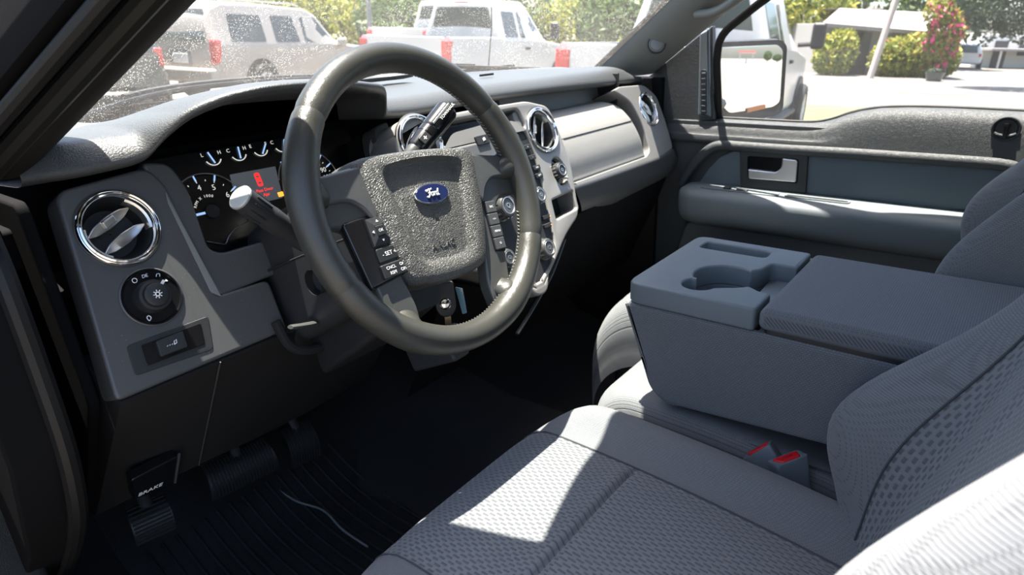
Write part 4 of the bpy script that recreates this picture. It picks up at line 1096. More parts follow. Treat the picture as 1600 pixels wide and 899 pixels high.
for sd, nm in ((1, 'trim_9'), (-1, 'trim_10')):
    P = [V((sd*.508, -.10, .408)), V((sd*.505, -.18, .425)), V((sd*.500, -.30, .440)), V((sd*.505, -.6, .455)), V((sd*.52, -1.1, .455)), V((sd*.52, -1.72, .43))]
    obj(nm, MB().tube(smooth_path(P, 5), .030, 12, flat=.8), M['headl'], None, kind='structure')
# far B pillar, back wall with its window opening
P = [V((.52, -.80, .44)), V((.64, -.76, .2)), V((.74, -.74, 0)), V((.76, -.74, -.7))]
obj('trim_11', MB().tube(smooth_path(P, 5), .06, 12), M['pillar'], None, kind='structure')
obj('wall_back', MB().plate(Fr((0, -1.74, -.3), (1, 0, 0), (0, 0, 1)), rect(0, 0, 1.56, 1.6), -.02, 0, .004, [rect(0, .48, 1.0, .40, .05)]), M['doorch'], None, kind='structure')
obj('wall_right', MB().plate(Fr((.80, -1.25, -.4), (0, 1, 0), (0, 0, 1)), rect(0, 0, 1.0, .8), -.02, 0, .004), M['doorch'], None, kind='structure')
# windshield
rows = []
for t in [i/16 for i in range(17)]:
    r = []
    for u in [-1+i/14 for i in range(29)]:
        b0 = V((u*.70, wsy(u*.70), .070)); s0 = A_(-.118); b0.x = u*s0.x; b0.y = lerp(wsy(u*.70), s0.y, abs(u)**6); b0.z = lerp(.080, s0.z, abs(u)**4)
        s1 = A_(.41); t0 = V((u*s1.x, s1.y+.070*(1-abs(u)**3), s1.z+.03*(1-u*u)))
        p = lerp(b0, t0, t); p += V((0, .35, .65))*(.035*math.sin(PI*t)*(1-u*u))
        r.append(p)
    rows.append(r)
M['ws'] = glassmat('windshield_glass', .05, (.88, .91, .89), .85, 290)
obj('window_1', MB().loft(rows), M['ws'], None, 80, kind='structure')
bp = rows[0]
obj('trim_12', MB().tube([p+V((0, .006, -.004)) for p in bp], .007, 8), M['seal'], None, kind='structure')
cw = [[p+V((0, .012, -.012)) for p in bp], [p+V((0, .08, -.09)) for p in bp], [p+V((0, .17, -.12)) for p in bp]]
obj('trim_13', MB().loft(cw), M['black'], None, kind='structure')
for nm, lab, P in (('wiper', 'black wiper lying along the windshield base ahead of the gauges', [(-.60, .550, .084), (-.45, .665, .097), (-.30, .740, .103), (-.10, .780, .101), (.05, .795, .094)]),
                   ('wiper', 'black wiper lying along the windshield base ahead of the glove box', [(.60, .55, .080), (.48, .66, .092), (.36, .72, .100), (.22, .755, .098), (.10, .77, .09)])):
    w_ = thing(nm, lab, 'wiper', V(P[2]), 'windshield wipers')
    pts = smooth_path([V(p) for p in P], 6)
    obj('blade', MB().tube(pts, .004, 8, flat=1.3), M['seal'], w_)
    obj('wiper_arm', MB().tube([p+V((0, .035-.03*i/len(pts), .006)) for i, p in enumerate(pts)][6:], .005, 6), M['black'], w_)
an = tag(obj('radio_antenna', MB().tube([V((.83, .95, -.05)), ony(768, 45, .95), ony(768, -60, .95)], [.0022, .002, .0012], 8), M['seal'], None), 'thin black radio antenna standing beyond the windshield', 'antenna')
# the opened driver door, outside the frame on the left
DF = Fr((-.84, .40, -.25), (-.93, -.36, 0), (0, 0, 1))
d1 = obj('door_1', MB().plate(DF, rnd([(0, -.55), (1.08, -.55), (1.10, .25), (0, .25)], .05), -.05, .03, .02).plate(DF, rnd([(0, .24), (1.10, .24), (1.02, .50), (.62, .74), (.40, .70)], .04), -.02, .015, .006, [rnd([(.16, .28), (1.02, .28), (.96, .48), (.60, .69), (.44, .66)], .03)]), M['doorch'], None, kind='structure')
obj('armrest', MB().box((.55, .02, -.08), (.80, .12, .08), .03, DF), M['doorgr'], d1)
obj('window_glass', MB().plate(DF, rnd([(.15, .27), (1.03, .27), (.97, .49), (.60, .70), (.43, .67)], .03), -.006, -.001, .001), M['sideglass'], d1)
hp = [(.255, .05), (.9, .05), (.9, -1.0), (.30, -1.0), (.255, -.5)]
obj('wall_right', MB().plate(Fr((.751, 0, 0), (0, 1, 0), (0, 0, 1)), hp, .0, .05, .004), M['void'], None, kind='structure')

# ================================================================ PEDALS AND FLOOR MAT
def pedal(name, lab, c, u, v, P, ribs, vert, arm, bulge=.02):
    f = Fr(c, u, v); t = thing(name, lab, 'pedal', f.o)
    w_, h_ = P
    rows = []
    for i in range(13):
        a = lerp(-1, 1, i/12)
        rows.append([f(w_/2*(a if vert else b_)*(1-.06*(b_ if vert else 0)), h_/2*(b_ if vert else a), -bulge*((b_ if vert else a)**2)) for b_ in [lerp(-1, 1, k/8) for k in range(9)]])
    mb = MB().loft(rows); n0 = len(mb.f)
    mb.loft([[p-f.n*.012 for p in r] for r in rows])
    rim0 = rows[0]+[r[-1] for r in rows[1:]]+rows[-1][::-1][1:]+[r[0] for r in rows[::-1][1:-1]]
    mb.loft([rim0, [p-f.n*.012 for p in rim0]], cu=True)
    obj('pad', mb, M['mat'], t)
    b = MB()
    for i in range(ribs):
        a = lerp(-.9, .9, i/(ribs-1))
        b.tube([f(w_/2*(a if vert else k), h_/2*(k if vert else a), -bulge*((k if vert else a)**2)+.0012) for k in (-.92, -.6, -.3, 0, .3, .6, .92)], .0016, 6)
    obj('ribs', b, M['mattch'], t)['kind'] = 'stuff'
    obj('arm', MB().tube(smooth_path([f(*p) for p in arm], 4), .009, 10, flat=.6), M['black'], t)
pedal('brake_pedal', 'wide ribbed black brake pedal in the dark footwell', ony(380, 732, .42)+V((0, 0, 0)), (1, -.15, .02), (.05, .45, .9), (.118, .066), 20, True, [(0, .02, -.012), (.01, .10, -.03), (.02, .25, -.02)])
pedal('accelerator_pedal', 'narrow ribbed black accelerator pedal right of the brake pedal', ony(475, 693, .44), (1, -.15, 0), (.05, .40, .9), (.060, .082), 11, True, [(0, .02, -.012), (.0, .12, -.03), (.0, .25, -.02)])
pedal('parking_brake_pedal', 'small ribbed parking brake pedal under the BRAKE release handle', ony(238, 813, .40), (1, -.2, 0), (.05, .5, .85), (.058, .060), 10, False, [(0, .02, -.012), (.0, .10, -.03), (.0, .22, -.02)])
# release handle
hq = [onx(203, 748, -.700), onx(203, 748, -.700)]
pk = kt[0]; pn = (kb[1]-kt[1]).cross(V((1, 0, 0))).normalized()
if pn.y > 0: pn = -pn
KP = Fr(kt[1], (1, 0, 0), kt[1]-kb[1])
if KP.n.y > 0: KP = Fr(kt[1], (1, 0, 0), kt[1]-kb[1])
hu = [KP.uv(*p) for p in [(203, 748), (276, 710), (270, 752), (207, 779)]]
rh = thing('brake_release_handle', 'black parking brake release handle lettered BRAKE under the dash', 'handle', KP(*hu[3]))
obj('handle_plate', MB().plate(KP, rnd(hu, .004), -.012, .004, .002), M['gloss'], rh)
c0 = KP.uv(233, 762)
d0 = V((*KP.uv(247, 755), 0))-V((*KP.uv(219, 768), 0))
obj('lettering', MB().text(KP.sub(c0[0], c0[1], .0042, math.atan2(d0.y, d0.x)), 0, 0, 0, .0118, 'BRAKE', .0003), M['white'], rh)
obj('handle_edge', MB().tube([KP(hu[1][0]+.002, hu[1][1]+.002, .003), KP(hu[2][0]+.002, hu[2][1]-.002, .003)], .0022, 6), M['satin'], rh)
mt = [[V((x, y, z)) for x in (-.70, -.6, -.45, -.30, -.22)] for y, z in ((-.05, -.725), (.25, -.732), (.42, -.715), (.56, -.655), (.66, -.56))]
fm = thing('floor_mat', 'ribbed black rubber floor mat in the driver footwell', 'mat', (-.46, .3, -.73))
obj('mat_sheet', MB().loft(mt), M['mat'], fm)
b = MB()
for i in range(16):
    x = -.66+.40*i/15
    b.tube(smooth_path([V((x, -.02, -.722)), V((x, .25, -.729)), V((x, .42, -.712)), V((x, .54, -.662))], 3), .004, 6)
rb_ = obj('ribs', b, M['mat'], fm); rb_['kind'] = 'stuff'
tag(obj('cable', MB().tube(smooth_path([onz(416, 752, -.665), onz(460, 782, -.69), onz(505, 798, -.70), onz(535, 828, -.708), onz(575, 855, -.712)], 6), .0022, 6), M['greypl'], None), 'thin grey cable trailing across the dark driver footwell', 'cable')
# ================================================================ PASSENGER DOOR
door = thing('passenger_door', 'charcoal and grey passenger door with armrest and window, seen from inside', 'door', (.80, .2, -.6))
ys = [.235, .22, .20, .15, .10, .05, 0, -.05, -.10, -.135, -.16, -.185, -.21, -.24, -.28, -.34, -.42, -.52, -.62, -.72]
bx = [-.72, -.42, -.34, -.28, -.24, -.21, -.185, -.16, -.135, -.10, .235]
bz = [-.016, -.011, -.012, -.016, -.024, -.034, -.045, -.053, -.057, -.0585, -.0585]
rows = []
for y in ys:
    b_ = interp(bx, bz, y)
    hump = max(0, (b_+.058)/.047)
    rows.append(smooth_path([V((.83, y, b_-.02)), V((.805, y, b_)), V((.792, y, b_+.003)), V((.776, y, b_-.001)), V((.762, y, b_-.014)), V((.755, y, b_-.034-.01*hump)), V((.751, y, -.095)), V((.750, y, -.112)), V((.758, y, -.117))], 3))
obj('upper_panel', MB().loft(rows), M['doorch'], door, 60)
obj('window_seal', MB().tube(smooth_path([V((.797, y, interp(bx, bz, y)+.004)) for y in ys[3:]], 3), .0045, 6), M['seal'], door)
# backing panel and lower panel
bp_ = [(.262, -.06), (.275, -.30), (.275, -.74), (-.74, -.74), (-.74, -.10), (-.74, -.06)]
obj('door_frame', MB().plate(Fr((.775, 0, 0), (0, 1, 0), (0, 0, 1)), bp_, -.012, .0, .002), M['doorch'], door)
M['lowdoor'] = grain('door_lower_grey', (.075, .075, .070), .7, 700, .3)
lp = [(.150, -.33), (.175, -.42), (.165, -.70), (-.70, -.70), (-.70, -.33)]
obj('lower_panel', MB().plate(Fr((.74, 0, 0), (0, 1, 0), (0, 0, 1)), rnd(lp, [.02, .05, .05, .02, .02]), -.012, .022, .008), M['lowdoor'], door)
obj('map_pocket', MB().plate(Fr((.720, 0, 0), (0, 1, 0), (0, 0, 1)), rnd([(.02, -.42), (.02, -.62), (-.66, -.62), (-.66, -.42)], .04), -.004, .012, .004), M['black'], door)
# arched trim band
ap_ = [onx(*p, .747) for p in [(1064, 288), (1080, 262), (1096, 244), (1112, 231), (1130, 227), (1160, 229), (1230, 234), (1330, 240), (1430, 247), (1530, 254), (1575, 259), (1594, 268), (1603, 284)]]
obj('arch_band', MB().tube(smooth_path(ap_, 4), .0125, 12, ref=(1, 0, 0), flat=.75), M['doorch'], door)
ip = [onx(*p, .753) for p in [(1092, 286), (1106, 265), (1124, 246), (1145, 236), (1250, 241), (1400, 250), (1540, 262), (1570, 266), (1588, 284), (1570, 330), (1480, 328), (1320, 309), (1150, 291)]]
obj('door_insert', MB().plate(Fr((.765, 0, 0), (0, 1, 0), (0, 0, 1)), rnd([(p.y, p.z) for p in ip][::-1], .006), -.004, .012, .003) if False else MB().plate(Fr((.757, 0, 0), (0, -1, 0), (0, 0, 1)), rnd([(-p.y, p.z) for p in ip], .006), -.012, .004, .003), M['doorin'], door)
# armrest
yA = [.176, .17, .155, .12, .05, -.05, -.2, -.4, -.6, -.70]
rows = []
for i, y in enumerate(yA):
    k = [.0, .55, .85, 1, 1, 1, 1, 1, 1, 1][i]
    dz = -.012*sstep((-y)/.6)*0
    pr_ = [(.757, -.222), (.735, -.2235), (.705, -.2255), (.684, -.229), (.671, -.239), (.667, -.255), (.672, -.285), (.683, -.308), (.705, -.325), (.735, -.336), (.757, -.340)]
    rows.append(smooth_path([V((lerp(.757, x, k), y, lerp(-.285, z, .55+.45*k)+dz)) for x, z in pr_], 3))
ar = obj('armrest', MB().loft(rows, cap0=True, cap1=True), M['doorgr'], door, 50)
FZ = Fr((0, 0, -.2245), (1, 0, 0), (0, 1, 0))
wsw = obj('window_switch_panel', MB().plate(FZ.sub(.714, .015, .0), rnd([(-.016, -.11), (.018, -.11), (.018, .075), (.004, .095), (-.016, .09)], .01), -.004, .0022, .0015), M['doorgr'], ar)
obj('window_switch', MB().box((.709, .035, .004), (.012, .020, .008), .003, FZ), M['black'], wsw)
obj('lock_switch', MB().box((.707, -.005, .003), (.011, .030, .006), .003, FZ), M['black'], wsw)
obj('pull_cup', MB().plate(FZ.sub(.715, -.185, .0), rnd([(-.012, -.075), (.012, -.075), (.012, .075), (-.012, .075)], .011), -.004, .0025, .001, [rnd([(-.009, -.070), (.009, -.070), (.009, .070), (-.009, .070)], .008)]), M['doorgr'], ar)
obj('pull_cup_floor', MB().plate(FZ.sub(.715, -.185, .0), rnd([(-.0095, -.071), (.0095, -.071), (.0095, .071), (-.0095, .071)], .008), -.002, .0014, .0004), M['black'], ar)
# door pull bezel and chrome lever
Q = Fr((.750, 0, 0), (0, -1, 0), (0, 0, 1))
def q_(px, py): p = onx(px, py, .747); return (-p.y, p.z)
bz_ = [q_(*p) for p in [(1157, 297), (1156, 235), (1263, 239), (1259, 302)]]
hole = [q_(*p) for p in [(1168, 278), (1168, 244), (1248, 249), (1246, 287)]]
hb = obj('handle_bezel', MB().plate(Q, rnd(bz_, .004), -.012, .004, .002, [rnd(hole, .006)]), M['black'], door)
obj('handle_cup', MB().plate(Q, rnd([(hole[0][0]-.004, hole[0][1]-.004), (hole[1][0]-.004, hole[1][1]+.004), (hole[2][0]+.004, hole[2][1]+.004), (hole[3][0]+.004, hole[3][1]-.004)], .004), -.0030, -.0012, .0005), M['gloss'], hb)
hl = [q_(*p) for p in [(1169, 264), (1170, 279), (1244, 285), (1247, 250), (1223, 247), (1221, 262), (1213, 269)]]
obj('door_handle', MB().plate(Q, rnd(hl, [.004, .006, .006, .006, .004, .006, .006]), -.002, .007, .003, seg=3), M['satinch'], hb, 40)
# lock knob in its pocket
p = onx(1572, 202, .752); f = Fr((.756, p.y, p.z), (0, -1, 0), (0, 0, 1))
lk = obj('lock_pocket', MB().lathe([(.026, .000), (.0245, .0045), (.021, .0035), (.019, .0008), (.0001, .0006)], f, 28), M['black'], door)
obj('pocket_lip', MB().tube([f(x, -.006-.35*(.02**2-x*x)**.5, .006) for x in (-.019, -.012, 0, .012, .019)], .003, 8), M['doorch'], lk)
obj('lock_knob', MB().lathe([(.0045, -.012), (.0045, .006), (.0055, .010), (.005, .016), (.0001, .017)], Fr(f(0, -.004, .006), (1, 0, 0), (0, 1, 0)), 16), M['gloss'], lk)
# sail panel ahead of the glass, with its demister slots
X2 = Fr((.774, 0, 0), (0, -1, 0), (0, 0, 1))
def r_(px, py): p = onx(px, py, .770); return (-p.y, p.z)
sp_ = [r_(*p) for p in [(1000, 130), (1098, 50), (1113, 40), (1116, 188), (1050, 195), (1040, 240), (1010, 240)]]
obj('sail_panel', MB().plate(X2, rnd(sp_, .004), -.02, .004, .003), M['doorch'], door)
sv = [r_(*p) for p in [(1092, 180), (1095, 52), (1110, 44), (1112, 183)]]
obj('sail_edge', MB().plate(X2, rnd(sv, .003), .002, .014, .005), M['doorgr'], door)
s1_ = V((*r_(1102, 110), 0)); s2_ = V((*r_(1102, 177), 0))
dv = (s2_-s1_); g = X2.sub(*((s1_+s2_)/2).to_2d(), .0138, math.atan2(dv.y, dv.x))
dm = obj('demister_vent', MB().plate(g, rect(0, 0, dv.length*1.05, .017, .008), -.002, .0012, .0008), M['black'], door)
for k in range(8):
    obj('vent_slat', MB().box((lerp(-.44, .44, k/7)*dv.length, 0, .0012), (.003, .010, .002), .0006, g), M['doorgr'], dm)
obj('sail_groove', MB().tube([X2(*r_(1032, 186), .0042), X2(*r_(1090, 188), .0042)], .0009, 6), M['black'], door)
# window frame and glass
gx_ = lambda z: .797-.34*(z+.06) if z < .2 else .797-.34*.26-.33*(z-.2)
fr_ = [V((gx_(-.07), .105, -.07)), V((gx_(.02), .104, .02)), V((gx_(.10), .102, .10)), V((gx_(.155), .085, .155)), V((gx_(.20), .028, .20)), V((gx_(.255), -.055, .255)), V((gx_(.35), -.20, .35)), V((.660, -.28, .40)), V((.672, -.40, .425)), V((.675, -.74, .432))]
obj('window_frame', MB().tube(smooth_path(fr_, 4), [lerp(.010, .050, sstep((i-18)/16)) for i in range(37)], 10, flat=.7), M['seal'], door)  # upper part, out of view, thickened to keep sun off the armrest
gp = []
for z in [-.07+.50*i/14 for i in range(15)]:
    yf_ = interp([-.07, .10, .155, .20, .255, .35, .40, .43, .47], [.105, .102, .085, .028, -.055, -.20, -.28, -.40, -.6], z)
    gp.append([V((gx_(z)+.004, lerp(yf_, -.74, t), z)) for t in [i/8 for i in range(9)]])
obj('window_glass', MB().loft(gp), M['sideglass'], door, 80)
# mirror outside
MF = Fr(on(1168, 122, (1.02, .10, 0), (.5, -.85, 0)), (.85, -.50, 0), (0, 0, 1))
mq = [MF.uv(*p) for p in [(1121, 72), (1213, 68), (1222, 76), (1217, 160), (1206, 168), (1136, 178), (1124, 166)]]
mw = [(u*1.0, v*1.0) for u, v in mq]
cxm_ = sum(u for u, v in mw)/7; cym = sum(v for u, v in mw)/7
def scl(k): return [(cxm_+(u-cxm_)*k, cym+(v-cym)*k) for u, v in mw]
low_ = [(u, v-.018 if v < 0.05 and i in (3, 4, 5, 6) else v) for i, (u, v) in enumerate(scl(1.10))]
ho = rnd(low_, [.012, .012, .02, .03, .03, .03, .03])
M['mirglass'] = plain('mirror_glass', (.90, .91, .92), .01, 1)
rows = [[MF(cxm_+(u-cxm_)*s, cym+(v-cym)*s, h) for u, v in ho] for s, h in ((.96, .004), (1.0, .010), (1.03, -.01), (1.0, -.05), (.85, -.085), (.5, -.105), (.05, -.112))]
mir = obj('side_mirror', MB().loft(rows, cu=True, cap0=True), M['black'], door, 50)
obj('mirror_pane', MB().plate(MF, rnd(scl(.97), [.008, .008, .012, .012, .012, .012, .012]), .004, .0075, .0006), M['mirglass'], mir)
a1 = MF.uv(1170, 172); 
M['amber'] = plain('amber_reflector', (.75, .28, .08), .3)
obj('mirror_reflector', MB().plate(MF.sub(a1[0]+.018, a1[1]+.004, .0), rect(0, 0, .070, .013, .004, .10), .004, .0125, .002), M['amber'], mir)
obj('mirror_arm', MB().tube([MF(-.10, -.06, -.05), V((.90, .16, -.03)), V((.81, .17, -.04))], [.035, .032, .034], 12, flat=.6), M['black'], mir)
# ================================================================ OUTSIDE: the lot, the street, cars, houses, trees
r1, r2 = ray(400, 37).normalized(), ray(1515, 64).normalized()
GZ = r1.cross(r2).normalized()
if GZ.z < 0: GZ = -GZ
gf = ray(800, 47); GY = (gf-GZ*gf.dot(GZ)).normalized(); GX = GY.cross(GZ)
H0 = 1.55
GO = CAM - GZ*H0
def GP(x, y, z=0): return GO + GX*x + GY*y + GZ*z
def gpx(px, py, h=0):
    """a pixel's point on the lot (or on a level h above it), as (x, y)"""
    p = on(px, py, GO+GZ*h, GZ)-GO; return p.dot(GX), p.dot(GY)
def gdep(px, y):
    """lateral position of a pixel column at distance y along the view"""
    r = ray(px, 50); return r.dot(GX)/r.dot(GY)*y
def gmat(x, y, z=0, rz=0):
    c, s = math.cos(rz), math.sin(rz); a = GX*c+GY*s; b = GY*c-GX*s; o = GP(x, y, z)
    return Matrix(((a.x, b.x, GZ.x, o.x), (a.y, b.y, GZ.y, o.y), (a.z, b.z, GZ.z, o.z), (0, 0, 0, 1)))
def gthing(name, label, cat, x, y, rz=0, group=None, z=0):
    return thing(name, label, cat, group=group, mat4=gmat(x, y, z, rz))
def gobj(name, mb, mat, t, **kw):
    o = obj(name, mb, mat, t, **kw); o.matrix_parent_inverse = Matrix(); return o

def groundmat(name, c1, c2, sc):
    m, nt, b = base(name); co = coords(nt, 'Object')
    n = tex(nt, 'Noise', co, Scale=sc, Detail=6); n2 = tex(nt, 'Noise', co, Scale=sc*30, Detail=2)
    c = ramp(nt, n.outputs[0], [(.35, c1), (.65, c2)]); nt.links.new(c, b.inputs['Base Color']); b.inputs['Roughness'].default_value = .95
    bump(nt, b, n2.outputs[0], .3, .02); return m
M['sand'] = groundmat('pale_gravel', (.135, .118, .098), (.165, .148, .125), .5)
M['road'] = groundmat('worn_asphalt', (.105, .099, .094), (.12, .114, .108), .4)
M['grass'] = groundmat('dry_grass', (.085, .10, .035), (.13, .13, .06), 1.5)
def gsheet(nm, pts, mat, z, kind='structure'):
    mb = MB().add([GP(x, y, z) for x, y in pts], [list(range(len(pts)))]); mb.uv = pts
    return obj(nm, mb, mat, None, kind=kind)
gsheet('ground', [(-2500, -2500), (2500, -2500), (2500, 2500), (-2500, 2500)], M['sand'], 0)
ra, rb2 = gpx(1290, 143), gpx(1600, 152); rc, rd2 = gpx(1290, 103), gpx(1600, 110)
def ext(p, q, k): return (p[0]+(q[0]-p[0])*k, p[1]+(q[1]-p[1])*k)
road_q = [ext(ra, rb2, -4), ext(ra, rb2, 5), ext(rc, rd2, 4), ext(rc, rd2, -4)]
gsheet('road', road_q, M['road'], .012)
gq = [gpx(*p) for p in [(1228, 195), (1262, 164), (1345, 168), (1600, 182), (1600, 200), (1300, 205)]]
gsheet('grass_verge', gq, M['grass'], .016)

# ------------------------------------------------- vehicles
M['whitep'] = plain('white_car_paint', (.52, .51, .495), .3, coat=.3)
M['beige'] = plain('pale_beige_car_paint', (.36, .32, .28), .3, coat=.3)
M['greyp'] = plain('dark_green_grey_car_paint', (.045, .055, .055), .3, coat=.6)
M['carglass'] = plain('dark_car_glass', (.03, .04, .04), .08, spec=.6)
M['tyre'] = grain('tyre_rubber', (.018, .018, .018), .85, 60, .3)
M['alloy'] = plain('grey_alloy', (.45, .45, .44), .35, .7)
M['tail'] = plain('red_tail_lamp', (.50, .02, .02), .2, coat=.5)
M['plate'] = plain('pale_plate', (.65, .65, .62), .5)
def wheel_(t, x, y, r=.39, w=.26, name='wheel'):
    s = 1 if y > 0 else -1
    f = Fr((x, y-s*w/2, r), (1, 0, 0), (0, 0, 1)) ; f = Fr(f.o, f.u, f.v) if f.n.y*s > 0 else Fr(f.o, -f.u, f.v)
    o = gobj(name, MB().lathe([(r*.62, 0), (r*.92, 0), (r, .04), (r, w-.04), (r*.92, w), (r*.66, w), (r*.62, w-.03)], f, 36), M['tyre'], t)
    b = MB().lathe([(r*.64, w-.02), (r*.60, w-.005), (r*.56, w-.05), (.001, w-.06)], f, 36)
    for k in range(6):
        a = k*PI/3; b.box((r*.34*math.cos(a), r*.34*math.sin(a), w-.03), (r*.50, r*.15, .03), .006, f.sub(0, 0, 0) if False else Fr(f.o, f.u*math.cos(a)+f.v*math.sin(a), f.v*math.cos(a)-f.u*math.sin(a))) if False else b.plate(f.sub(r*.33*math.cos(a), r*.33*math.sin(a), w-.03, a), rect(0, 0, r*.52, r*.16), -.015, .015, .004)
    b.lathe([(r*.16, w-.02), (r*.13, w), (.001, w)], f, 20)
    gobj('rim', b, M['alloy'], o)
def body_sections(st, n=5):
    """st: list of (x, zbot, zbelt, halfwidth, ztop, halfwidth at top)"""
    rows = []
    for x, zb, zs, hw, zt, ht in st:
        side = [(hw*.93, zb), (hw*.99, zb+.10), (hw, lerp(zb, zs, .55)), (hw*.985, zs-.05), (hw*.955, zs)]
        top = [(lerp(hw*.955, ht, .5)+.0, lerp(zs, max(zs+.01, zt-.07), .5)), (ht, zt-.07), (ht*.93, zt-.015), (ht*.5, zt)]
        half = side+top
        rows.append([V((x, y, z)) for y, z in half]+[V((x, 0, zt+.01))]+[V((x, -y, z)) for y, z in half[::-1]])
    return rows
def panes(t, st, quads, mat, off=.006):
    """glass set into the greenhouse: quads of (x0b, x1b, x0t, x1t, zb, zt) on the near side (-y) and far side"""
    def yat(x, z):
        xs = [s[0] for s in st]; zs_ = interp(xs, [s[2] for s in st], x); hw = interp(xs, [s[3] for s in st], x)*.955
        zt = interp(xs, [s[4] for s in st], x)-.07; ht = interp(xs, [s[5] for s in st], x)
        return lerp(hw, ht, max(0, min(1, (z-zs_)/max(.01, zt-zs_))))
    for sd in (-1, 1):
        for x0b, x1b, x0t, x1t, zb, zt in quads:
            q = rnd([(x0b, zb), (x1b, zb), (x1t, zt), (x0t, zt)], .05)
            mb = MB().add([V((x, sd*(yat(x, z)+off), z)) for x, z in q], [list(range(len(q)))])
            gobj('side_window', mb, mat, t)
def suv():
    x, y = gpx(330, 137)
    t = gthing('suv', 'pale beige SUV seen through the dusty windshield, left of the pickups', 'car', gdep(337, 13.5)-.91, 13.9, R(66))
    st = [(-.02, .50, 1.12, .93, 1.16, .80), (.04, .42, 1.15, .98, 1.60, .74), (.18, .40, 1.16, 1.0, 1.84, .74), (.45, .38, 1.16, 1.0, 1.93, .74), (1.6, .38, 1.16, 1.0, 1.95, .75), (2.9, .38, 1.15, 1.0, 1.90, .74), (3.25, .38, 1.15, 1.0, 1.78, .73), (3.75, .38, 1.14, 1.0, 1.30, .80), (4.0, .38, 1.13, 1.0, 1.18, .85), (4.9, .40, 1.05, .98, 1.09, .82), (5.10, .45, .90, .90, .95, .75), (5.16, .5, .8, .84, .84, .7)]
    gobj('body', MB().loft(body_sections(st), cap0=True, cap1=True, cu=True), M['beige'], t, ang=40)
    panes(t, st, [(.42, 1.38, .50, 1.38, 1.20, 1.72), (1.66, 2.42, 1.68, 2.36, 1.19, 1.72), (2.58, 3.62, 2.60, 3.16, 1.18, 1.71)], M['carglass'])
    q = rnd([(-.70, 1.20), (.70, 1.20), (.62, 1.80), (-.62, 1.80)], .06)
    gobj('rear_window', MB().add([V((interp([1.16, 1.60, 1.84], [-.03, .035, .165], z)-.012, yy, z)) for yy, z in q], [list(range(len(q)))]), M['carglass'], t)
    for s in (-1, 1):
        gobj('tail_lamp', MB().box((.04, s*.90, 1.02), (.18, .16, .44), .03), M['tail'], t)
        for xx in (1.12, 4.10): wheel_(t, xx, s*.99)
        gobj('door_mirror', MB().box((3.70, s*1.10, 1.18), (.12, .22, .20), .04), M['beige'], t)
        for xx in (1.70, 2.75): gobj('door_handle', MB().box((xx, s*1.0, 1.02), (.18, .03, .04), .012), M['beige'], t)
        for xx in (1.12, 4.10):
            f = Fr((xx, s*.985, .40), (1, 0, 0), (0, 0, 1))
            gobj('wheel_arch', MB().plate(f, ell(0, .02, .47, .46, 32), -.02, .02, .005), M['black'], t)
    gobj('rear_bumper', MB().box((-.06, 0, .58), (.24, 1.90, .26), .06), M['beige'], t)
    pl = gobj('number_plate', MB().box((-.035, 0, .88), (.02, .40, .18), .006), M['plate'], t)
    gobj('plate_recess', MB().box((-.022, 0, .90), (.02, .60, .30), .008), M['greypl'], t)
    gobj('roof_rail', MB().tube([V((.5, -.62, 1.95)), V((.7, -.62, 1.99)), V((2.6, -.62, 1.98)), V((2.8, -.62, 1.93))], .018, 8), M['alloy'], t)
    gobj('roof_rail', MB().tube([V((.5, .62, 1.95)), V((.7, .62, 1.99)), V((2.6, .62, 1.98)), V((2.8, .62, 1.93))], .018, 8), M['alloy'], t)
suv()
